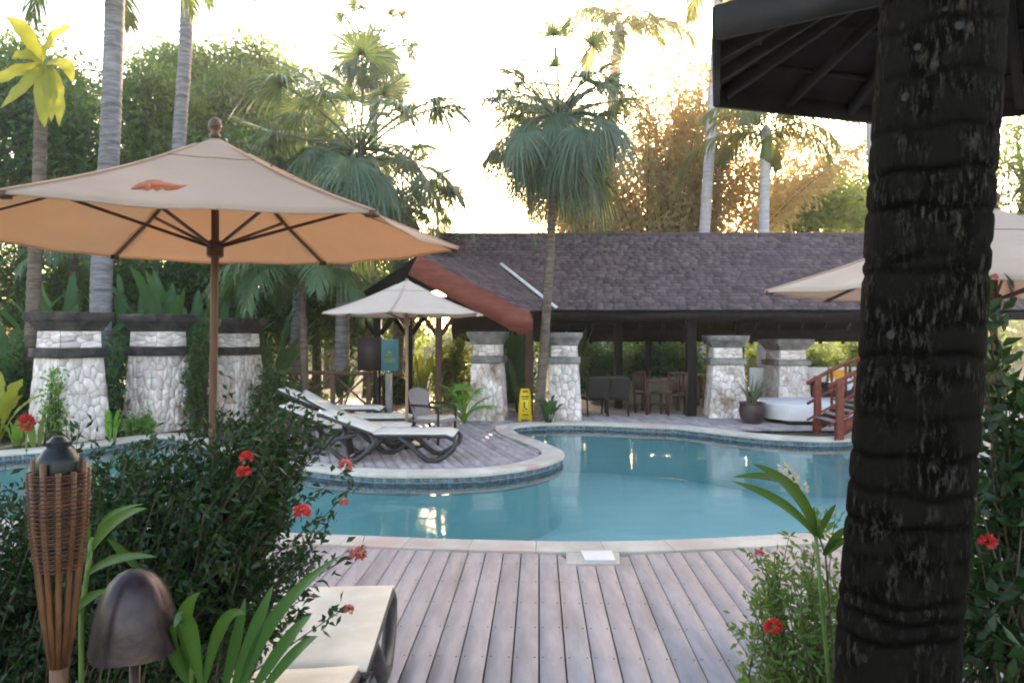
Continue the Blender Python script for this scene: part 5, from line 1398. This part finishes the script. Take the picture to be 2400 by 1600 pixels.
gshrub('yellowish shrub behind the pavilion right of the thick dark post', 1680, 21.6, 775, 60, 'l_lime', 60, 0.18, 0.06)
gshrub('shrub behind the pavilion between the two shaded pillars', 1790, 21.4, 770, 65, 'l_tree', 60, 0.18, 0.06)
gshrub('green hedge shrub behind the white chairs', 1900, 21.0, 790, 75, 'l_tree', 90, 0.18, 0.06)
gshrub('shrub at the pavilion back near the orange lamp', 2010, 21.2, 780, 75, 'l_tree', 70, 0.18, 0.06)
gshrub('shrub beyond the footbridge right of the foreground trunk', 2300, 19.0, 760, 110, 'l_tree', 80, 0.16, 0.06)
gshrub('sunlit yellow green shrub behind the gable posts', 1060, 18.6, 780, 55, 'l_lime', 60, 0.20, 0.07)
gshrub('green shrub behind the pale pillar under the bargeboard', 1200, 19.0, 775, 60, 'l_broad', 60, 0.2, 0.08)
gshrub('shrub behind the teal notice board', 930, 18.8, 820, 70, 'l_dark', 60, 0.18, 0.07)
gshrub('climbing shrub between the second and third stone pillars', 468, 13.7, 735, 28, 'l_dark', 60, 0.09, 0.04, 44, 'shrubs by the stone pillars', 1010)
gshrub('leafy shrub between the first and second stone pillars', 268, 13.4, 760, 30, 'l_broad', 34, 0.17, 0.07, 26, 'shrubs by the stone pillars', 1020)
gshrub('dense shrub at the foot of the farthest left pillar', 640, 14.8, 830, 60, 'l_dark', 70, 0.10, 0.045, 44, 'shrubs by the stone pillars', 1010)
gshrub('low bright shrub at the foot of the middle stone pillar', 330, 12.9, 960, 40, 'l_bright', 34, 0.09, 0.04, 30, 'shrubs by the stone pillars', 1020)
gshrub('climbing sprig on the shaded face of the nearest stone pillar', 120, 11.55, 850, 22, 'l_bright', 22, 0.09, 0.04, 26, 'shrubs by the stone pillars', 960)
gshrub('shrub left of the nearest stone pillar', 20, 12.6, 780, 50, 'l_dark', 60, 0.15, 0.06, 40, 'shrubs by the stone pillars', 1040)
gshrub('shrub behind the left pair of sun loungers', 700, 16.6, 880, 70, 'l_dark', 70, 0.15, 0.06, 40, 'shrubs by the stone pillars', 990)

gb = 'large leaved plants'
def gbroad(label, px, py, Y, n, l0, l1, mat='l_broad', w=0.13, az=None, lean=(0.1, 0.85), z=None, pet=0.35):
    b = P(px, py, Y); 
    if z is not None: b.z = z
    return broad_plant('broadleaf_plant', label, b, rnd_specs(n, l0, l1, lean[0], lean[1], az=az), mat, group=gb, w=w, petiole=pet)
gbroad('banana like plant with upright leaves above the middle stone pillar', 400, 900, 15.2, 13, 1.7, 2.8, w=0.062, z=0.45, lean=(0.05, 0.85))
gbroad('large leaved plant above the gap between the first two pillars', 300, 900, 15.6, 12, 1.7, 2.6, w=0.062, z=0.40, lean=(0.1, 0.9))
gbroad('large leaved plant above the cap of the nearest pillar', 150, 900, 14.6, 13, 1.7, 2.7, w=0.060, z=0.3, lean=(0.05, 0.9))
gbroad('large leaved plant at the far left above the pool rim', 10, 900, 14.0, 13, 1.5, 2.6, w=0.060, z=0.3)
gbroad('large leaved plant over the cap of the third pillar', 520, 900, 16.4, 13, 1.7, 2.7, w=0.060, z=0.35)
gbroad('large leaved plant behind the railing near the notice board', 800, 960, 16.6, 12, 0.9, 1.4, w=0.075, z=0.0)
gbroad('yellow green large leaved plant beside the gable post', 990, 960, 17.2, 13, 0.9, 1.5, 'l_lime', w=0.06, z=0.0)
gbroad('large leaved plant between pale pillar and slim palm trunk', 1215, 960, 16.6, 11, 1.2, 1.9, w=0.07, z=0.0, lean=(0.05, 0.55))
gbroad('large leaved plant peeping over the pale pillar by the slim palm', 1345, 900, 18.6, 11, 1.4, 1.9, w=0.07, z=0.0, lean=(0.05, 0.5))
gbroad('large leaved plant filling the gap behind the second and third pillars', 455, 900, 15.4, 13, 1.5, 2.5, w=0.058, z=0.3, lean=(0.2, 1.0))
gbroad('large leaved plant beside the rustic railing end', 640, 900, 16.3, 13, 1.3, 2.2, w=0.06, z=0.1, lean=(0.2, 1.0))
gbroad('small leafy plant at the slim fan palm foot', 1285, 985, 14.5, 9, 0.35, 0.6, 'l_dark', z=-0.02)
gbroad('broad strap leaves rising right of the nearest stone pillar', 262, 1020, 11.9, 6, 0.55, 0.85, 'l_bright', 0.07, lean=(0.05, 0.3), z=-0.05, pet=0.1)
gbroad('cluster of light strap leaves at the left pool rim', 40, 1050, 11.6, 9, 0.4, 0.75, 'l_bright', 0.09, lean=(0.1, 0.6), z=-0.05, pet=0.15)
gbroad('tall strap leaves beside the red bloom at the far left', 85, 1040, 11.3, 5, 0.5, 0.75, 'l_lime', 0.09, lean=(0.05, 0.35), z=-0.05, pet=0.12)
gbroad('yellow leaved plant cut by the left picture edge', -10, 960, 11.2, 6, 0.8, 1.1, 'l_yellow', 0.11, lean=(0.3, 0.8), z=0.1)
# small fan palm beside the pale pillar
sp_ = empty('dwarf_fan_palm', (-0.92, 14.5, -0.02), 'small bright fan leaved palm growing beside the pale pillar', 'palm')
sm = [fan_frond(e, 0.40, 0.50, 22, 0.2, MT['l_bright'], 1.8, 0.2) for e in (1.4, 0.9)]
for k in range(9): inst('frond', sm[k % 2], sp_, (0, 0, 0.02 + 0.02 * k), (0, random.uniform(-.15, .15), k * 2.4), random.uniform(0.9, 1.15))
# red torch-ginger bloom by the left pillar
rf = empty('red_bloom', G(62, 1055), 'single red bloom on a stalk left of the nearest stone pillar', 'flower')
rp = P(62, 990, 11.15)
mb = MB(); nn = 60; d = rand_dirs(nn); leaves(mb, np.array(rp) + d * 0.05, unit(d + np.array([0, 0, 0.4])), 0.10, 0.05); mb.build('bloom', MT['red'], rf)
MB().tube([G(62, 1058), rp], 0.012, 6).build('stalk', MT['petiole'], rf)
MB().box(G(62, 1058), (0.02, 0.02, 0.1)).build('foot', MT['petiole'], rf)

# slender ringed stem topped with yellow leaves
yr = empty('ringed_stem_plant', P(72, 960, 12.9), 'slender ringed brown stem topped with big yellow green leaves', 'plant')
yr.location.z = -0.06
st = [Vector(yr.location), P(78, 700, 12.9), P(92, 420, 12.9), P(99, 170, 12.9)]
mb = MB(); trunk_tube(mb, st, 0.125, 0.10, 0.10, 0.15); mb.build('stem', MT['trunkbrown'], yr, smooth=True)
yt = st[-1]
yl = [((100, 150), (75, 190), (0, 255), .12), ((105, 150), (100, 230), (104, 300), .15), ((110, 150), (122, 225), (120, 285), .13), ((115, 155), (145, 215), (138, 298), .12), ((110, 150), (165, 135), (170, 195), .13), ((100, 150), (60, 120), (28, 140), .14), ((100, 150), (20, 170), (-30, 205), .13), ((100, 140), (120, 80), (170, 60), .15), ((95, 140), (60, 60), (10, 40), .15)]
for a, b, c, w in yl:
    MB().add(*blade_mesh(P(a[0], a[1], 12.85), P(b[0], b[1], 12.5), P(c[0], c[1], 12.35), w, 14, 0.25, wave=0.15, torn=0.2, ref=(0.3, -1, 0.4))).build('leaf', MT['l_yellow'], yr, smooth=True)

# ------------------------------------------------------------------ front bed
fl = lambda x, y, Y, r, m='red': (tuple(P(x, y, Y)), r, m)
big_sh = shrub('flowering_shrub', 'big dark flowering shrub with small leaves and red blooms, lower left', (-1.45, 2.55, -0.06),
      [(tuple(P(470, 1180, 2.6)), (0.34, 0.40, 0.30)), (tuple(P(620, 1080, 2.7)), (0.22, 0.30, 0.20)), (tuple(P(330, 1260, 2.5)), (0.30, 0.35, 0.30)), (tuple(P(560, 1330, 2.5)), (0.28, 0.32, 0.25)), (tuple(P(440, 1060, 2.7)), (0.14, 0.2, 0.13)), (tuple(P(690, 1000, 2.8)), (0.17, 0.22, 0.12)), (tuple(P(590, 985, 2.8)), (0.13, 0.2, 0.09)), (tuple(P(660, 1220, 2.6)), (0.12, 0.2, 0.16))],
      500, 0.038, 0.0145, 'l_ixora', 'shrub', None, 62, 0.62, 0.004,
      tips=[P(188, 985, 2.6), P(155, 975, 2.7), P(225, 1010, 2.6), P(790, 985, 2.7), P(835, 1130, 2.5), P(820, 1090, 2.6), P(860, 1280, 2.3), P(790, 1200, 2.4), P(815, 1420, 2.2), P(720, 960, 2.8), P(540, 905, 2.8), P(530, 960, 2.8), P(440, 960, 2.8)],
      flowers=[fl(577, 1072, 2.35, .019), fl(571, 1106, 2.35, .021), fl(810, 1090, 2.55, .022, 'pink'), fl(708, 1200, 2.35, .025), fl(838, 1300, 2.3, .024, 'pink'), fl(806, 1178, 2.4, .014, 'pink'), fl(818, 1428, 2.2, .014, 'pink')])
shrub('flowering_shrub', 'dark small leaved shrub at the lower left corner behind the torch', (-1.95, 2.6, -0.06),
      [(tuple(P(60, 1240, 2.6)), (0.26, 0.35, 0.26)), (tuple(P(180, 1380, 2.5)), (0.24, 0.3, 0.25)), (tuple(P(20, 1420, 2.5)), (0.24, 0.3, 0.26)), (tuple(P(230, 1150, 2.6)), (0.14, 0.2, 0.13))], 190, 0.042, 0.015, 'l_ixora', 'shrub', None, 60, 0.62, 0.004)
shrub('flowering_shrub', 'light green small leaved shrub with red bloom left of the foreground trunk', (1.22, 2.85, -0.06),
      [(tuple(P(1880, 1420, 2.85)), (0.14, 0.22, 0.20)), (tuple(P(1800, 1380, 2.85)), (0.09, 0.15, 0.14)), (tuple(P(1930, 1330, 2.85)), (0.10, 0.2, 0.10)), (tuple(P(1850, 1580, 2.8)), (0.2, 0.22, 0.16))],
      90, 0.042, 0.014, 'l_ixoralight', 'shrub', None, 55, 0.5, 0.004,
      tips=[P(1850, 1255, 2.85), P(1770, 1300, 2.8), P(1752, 1400, 2.75), P(1725, 1465, 2.7), P(1960, 1190, 2.9), P(1925, 1200, 2.9)], flowers=[fl(1780, 1297, 2.8, .016, 'pink'), fl(1812, 1470, 2.65, .030)])
shrub('leafy_bush', 'tall dark glossy bush at the right edge behind the foreground trunk', (2.12, 3.2, -0.06),
      [(tuple(P(2330, 1080, 3.1)), (0.16, 0.25, 0.30)), (tuple(P(2370, 1300, 3.1)), (0.20, 0.25, 0.25)), (tuple(P(2290, 1420, 3.1)), (0.16, 0.25, 0.18)), (tuple(P(2310, 860, 3.1)), (0.09, 0.15, 0.16)), (tuple(P(2400, 950, 3.1)), (0.12, 0.2, 0.25))],
      66, 0.095, 0.042, 'l_ixora', 'shrub', None, 26, 0.5, 0.007,
      tips=[P(2318, 655, 3.0), P(2312, 700, 3.0), P(2330, 760, 3.0)], flowers=[fl(2316, 1270, 2.95, .03), fl(2330, 650, 3.0, .014, 'pink')])
# fresh split shoot and flower stalk left of the trunk
fs = empty('palm_shoot', (1.15, 2.55, -0.06), 'fresh green split palm shoot overhanging the pool left of the trunk', 'plant')
for a, b, c, w in (((1915, 1262), (1885, 1130), (1762, 1086), .022), ((1910, 1255), (1850, 1165), (1712, 1126), .016), ((1850, 1135), (1800, 1105), (1715, 1118), .012)):
    MB().add(*blade_mesh(P(a[0], a[1], 2.5), P(b[0], b[1], 2.45), P(c[0], c[1], 2.4), w, 12, 0.2, ref=(0.15, -1, 0.35))).build('leaflet', MT['l_ginger'], fs, smooth=True)
MB().tube([(1.13, 2.55, -0.06), P(1925, 1400, 2.52), P(1912, 1255, 2.5)], 0.007, 6).build('stalk', MT['petiole'], fs)
for a, b, c, w in (((1915, 1260), (1935, 1210), (1960, 1180), .012), ((1915, 1255), (1900, 1220), (1908, 1185), .012), ((1930, 1300), (1960, 1250), (1985, 1235), .014), ((1930, 1300), (1950, 1270), (1990, 1262), .016)):
    MB().add(*blade_mesh(P(a[0], a[1], 2.5), P(b[0], b[1], 2.5), P(c[0], c[1], 2.5), w, 9, 0.2, ref=(0.15, -1, 0.35))).build('leaf', MT['l_ginger'], fs, smooth=True)
sh = empty('flower_stalk', (1.2, 2.7, -0.06), 'thin stalk with small cream flowers beside the palm shoot', 'plant')
MB().tube([(1.2, 2.7, -0.06), P(1935, 1300, 2.6), P(1890, 1170, 2.6), P(1840, 1090, 2.6)], 0.0035, 5).build('stalk', MT['twig'], sh)
for (x, y) in ((1835, 1095), (1862, 1120), (1885, 1142), (1850, 1108), (1895, 1195)):
    mb = MB(); d = rand_dirs(14); leaves(mb, np.array(P(x, y, 2.6)) + d * 0.006, d, 0.018, 0.009); mb.build('flower', MT['cream'], sh)
# ginger-like leaves among the shrub
gi = empty('ginger_plant', (-0.98, 1.98, -0.06), 'bright curling broad leaf plant in front of the dark shrub beside the garden light', 'plant')
for a, b, c, w, Y in (((450, 1600), (400, 1440), (470, 1385), .024, 2.0), ((470, 1600), (440, 1380), (408, 1470), .020, 1.95), ((480, 1600), (520, 1400), (575, 1440), .016, 1.95), ((440, 1600), (380, 1500), (420, 1450), .016, 1.98)):
    MB().add(*blade_mesh(P(a[0], a[1], Y), P(b[0], b[1], Y - .03), P(c[0], c[1], Y - .06), w, 14, 0.3, wave=0.12, ref=(0.15, -1, 0.35))).build('leaf', MT['l_ginger'], gi, smooth=True)
MB().tube([(-0.98, 1.98, -0.06), P(450, 1560, 2.0), P(440, 1500, 2.0)], 0.009, 6).build('stalk', MT['petiole'], gi)
g2_ = empty('ginger_plant', (-1.2, 2.1, -0.06), 'narrow bright leaved plant between the torch and the garden light', 'plant')
for a, b, c, w, Y in (((215, 1290), (260, 1200), (345, 1190), .015, 2.05), ((205, 1345), (270, 1290), (370, 1305), .012, 2.05), ((165, 1440), (210, 1390), (255, 1380), .012, 2.05), ((205, 1270), (200, 1225), (205, 1205), .016, 2.05), ((225, 1260), (240, 1190), (340, 1180), .008, 2.1), ((190, 1320), (205, 1290), (200, 1270), .010, 2.05), ((330, 1340), (290, 1290), (250, 1260), .012, 2.15)):
    MB().add(*blade_mesh(P(a[0], a[1], Y), P(b[0], b[1], Y - .02), P(c[0], c[1], Y - .05), w, 12, 0.3, ref=(0.15, -1, 0.35))).build('leaf', MT['l_ginger'], g2_, smooth=True)
MB().tube([(-1.2, 2.1, -0.06), P(190, 1440, 2.06), P(205, 1340, 2.05), P(215, 1260, 2.05)], 0.007, 6).build('stalk', MT['petiole'], g2_)
sl = empty('strap_leaf_plant', (-0.82, 2.05, -0.06), 'dark green strap leaves arching beside the near sun lounger', 'plant')
for a, b, c, w, Y in (((560, 1640), (610, 1420), (800, 1300), .018, 2.05), ((540, 1640), (600, 1460), (640, 1370), .018, 2.05), ((580, 1640), (680, 1470), (730, 1440), .016, 2.0), ((520, 1640), (560, 1480), (575, 1400), .016, 2.1), ((600, 1640), (700, 1500), (745, 1490), .014, 2.0)):
    MB().add(*blade_mesh(P(a[0], a[1], Y), P(b[0], b[1], Y - .02), P(c[0], c[1], Y), w, 14, 0.25, ref=(0.15, -1, 0.35))).build('leaf', MT['l_strap'], sl, smooth=True)
MB().tube([(-0.82, 2.05, -0.06), P(560, 1630, 2.05)], 0.03, 8).build('base', MT['petiole'], sl)

# far wood beyond the garden
mb = MB()
N_ = 42000
x = rng.uniform(-75, 75, N_); y = rng.uniform(46, 62, N_)
hh = 3.4 + 1.3 * np.sin(x * 0.21) + 0.9 * np.sin(x * 0.53 + 1) + 0.5 * np.sin(x * 1.3)
z = hh * rng.random(N_) ** 0.8
leaves(mb, np.stack([x, y, z], 1), rand_dirs(N_), 0.75 * rng.uniform(0.6, 1.3, N_), 0.40, 0.1)
tag(mb.build('far_wood', MT['l_tree']), 'distant belt of trees beyond the garden', kind='stuff')

# thin scattering volume added to imitate veiling lens glare
mb = MB(); mb.box((0, 45, 9.0), (180, 130, 20.4))
hz = mb.build('glare_veil', None)
m, nt, N, L = nodes('haze air')
N.remove(N['Principled BSDF'])
pvn = N.new('ShaderNodeVolumePrincipled')
pvn.inputs['Color'].default_value = (0.97, 0.96, 0.95, 1); pvn.inputs['Density'].default_value = GLARE_VEIL; pvn.inputs['Anisotropy'].default_value = 0.62
L.new(pvn.outputs[0], N['Material Output'].inputs['Volume'])
hz.data.materials.clear(); hz.data.materials.append(m)
tag(hz, 'thin added veil imitating lens glare over the bright background', kind='stuff')
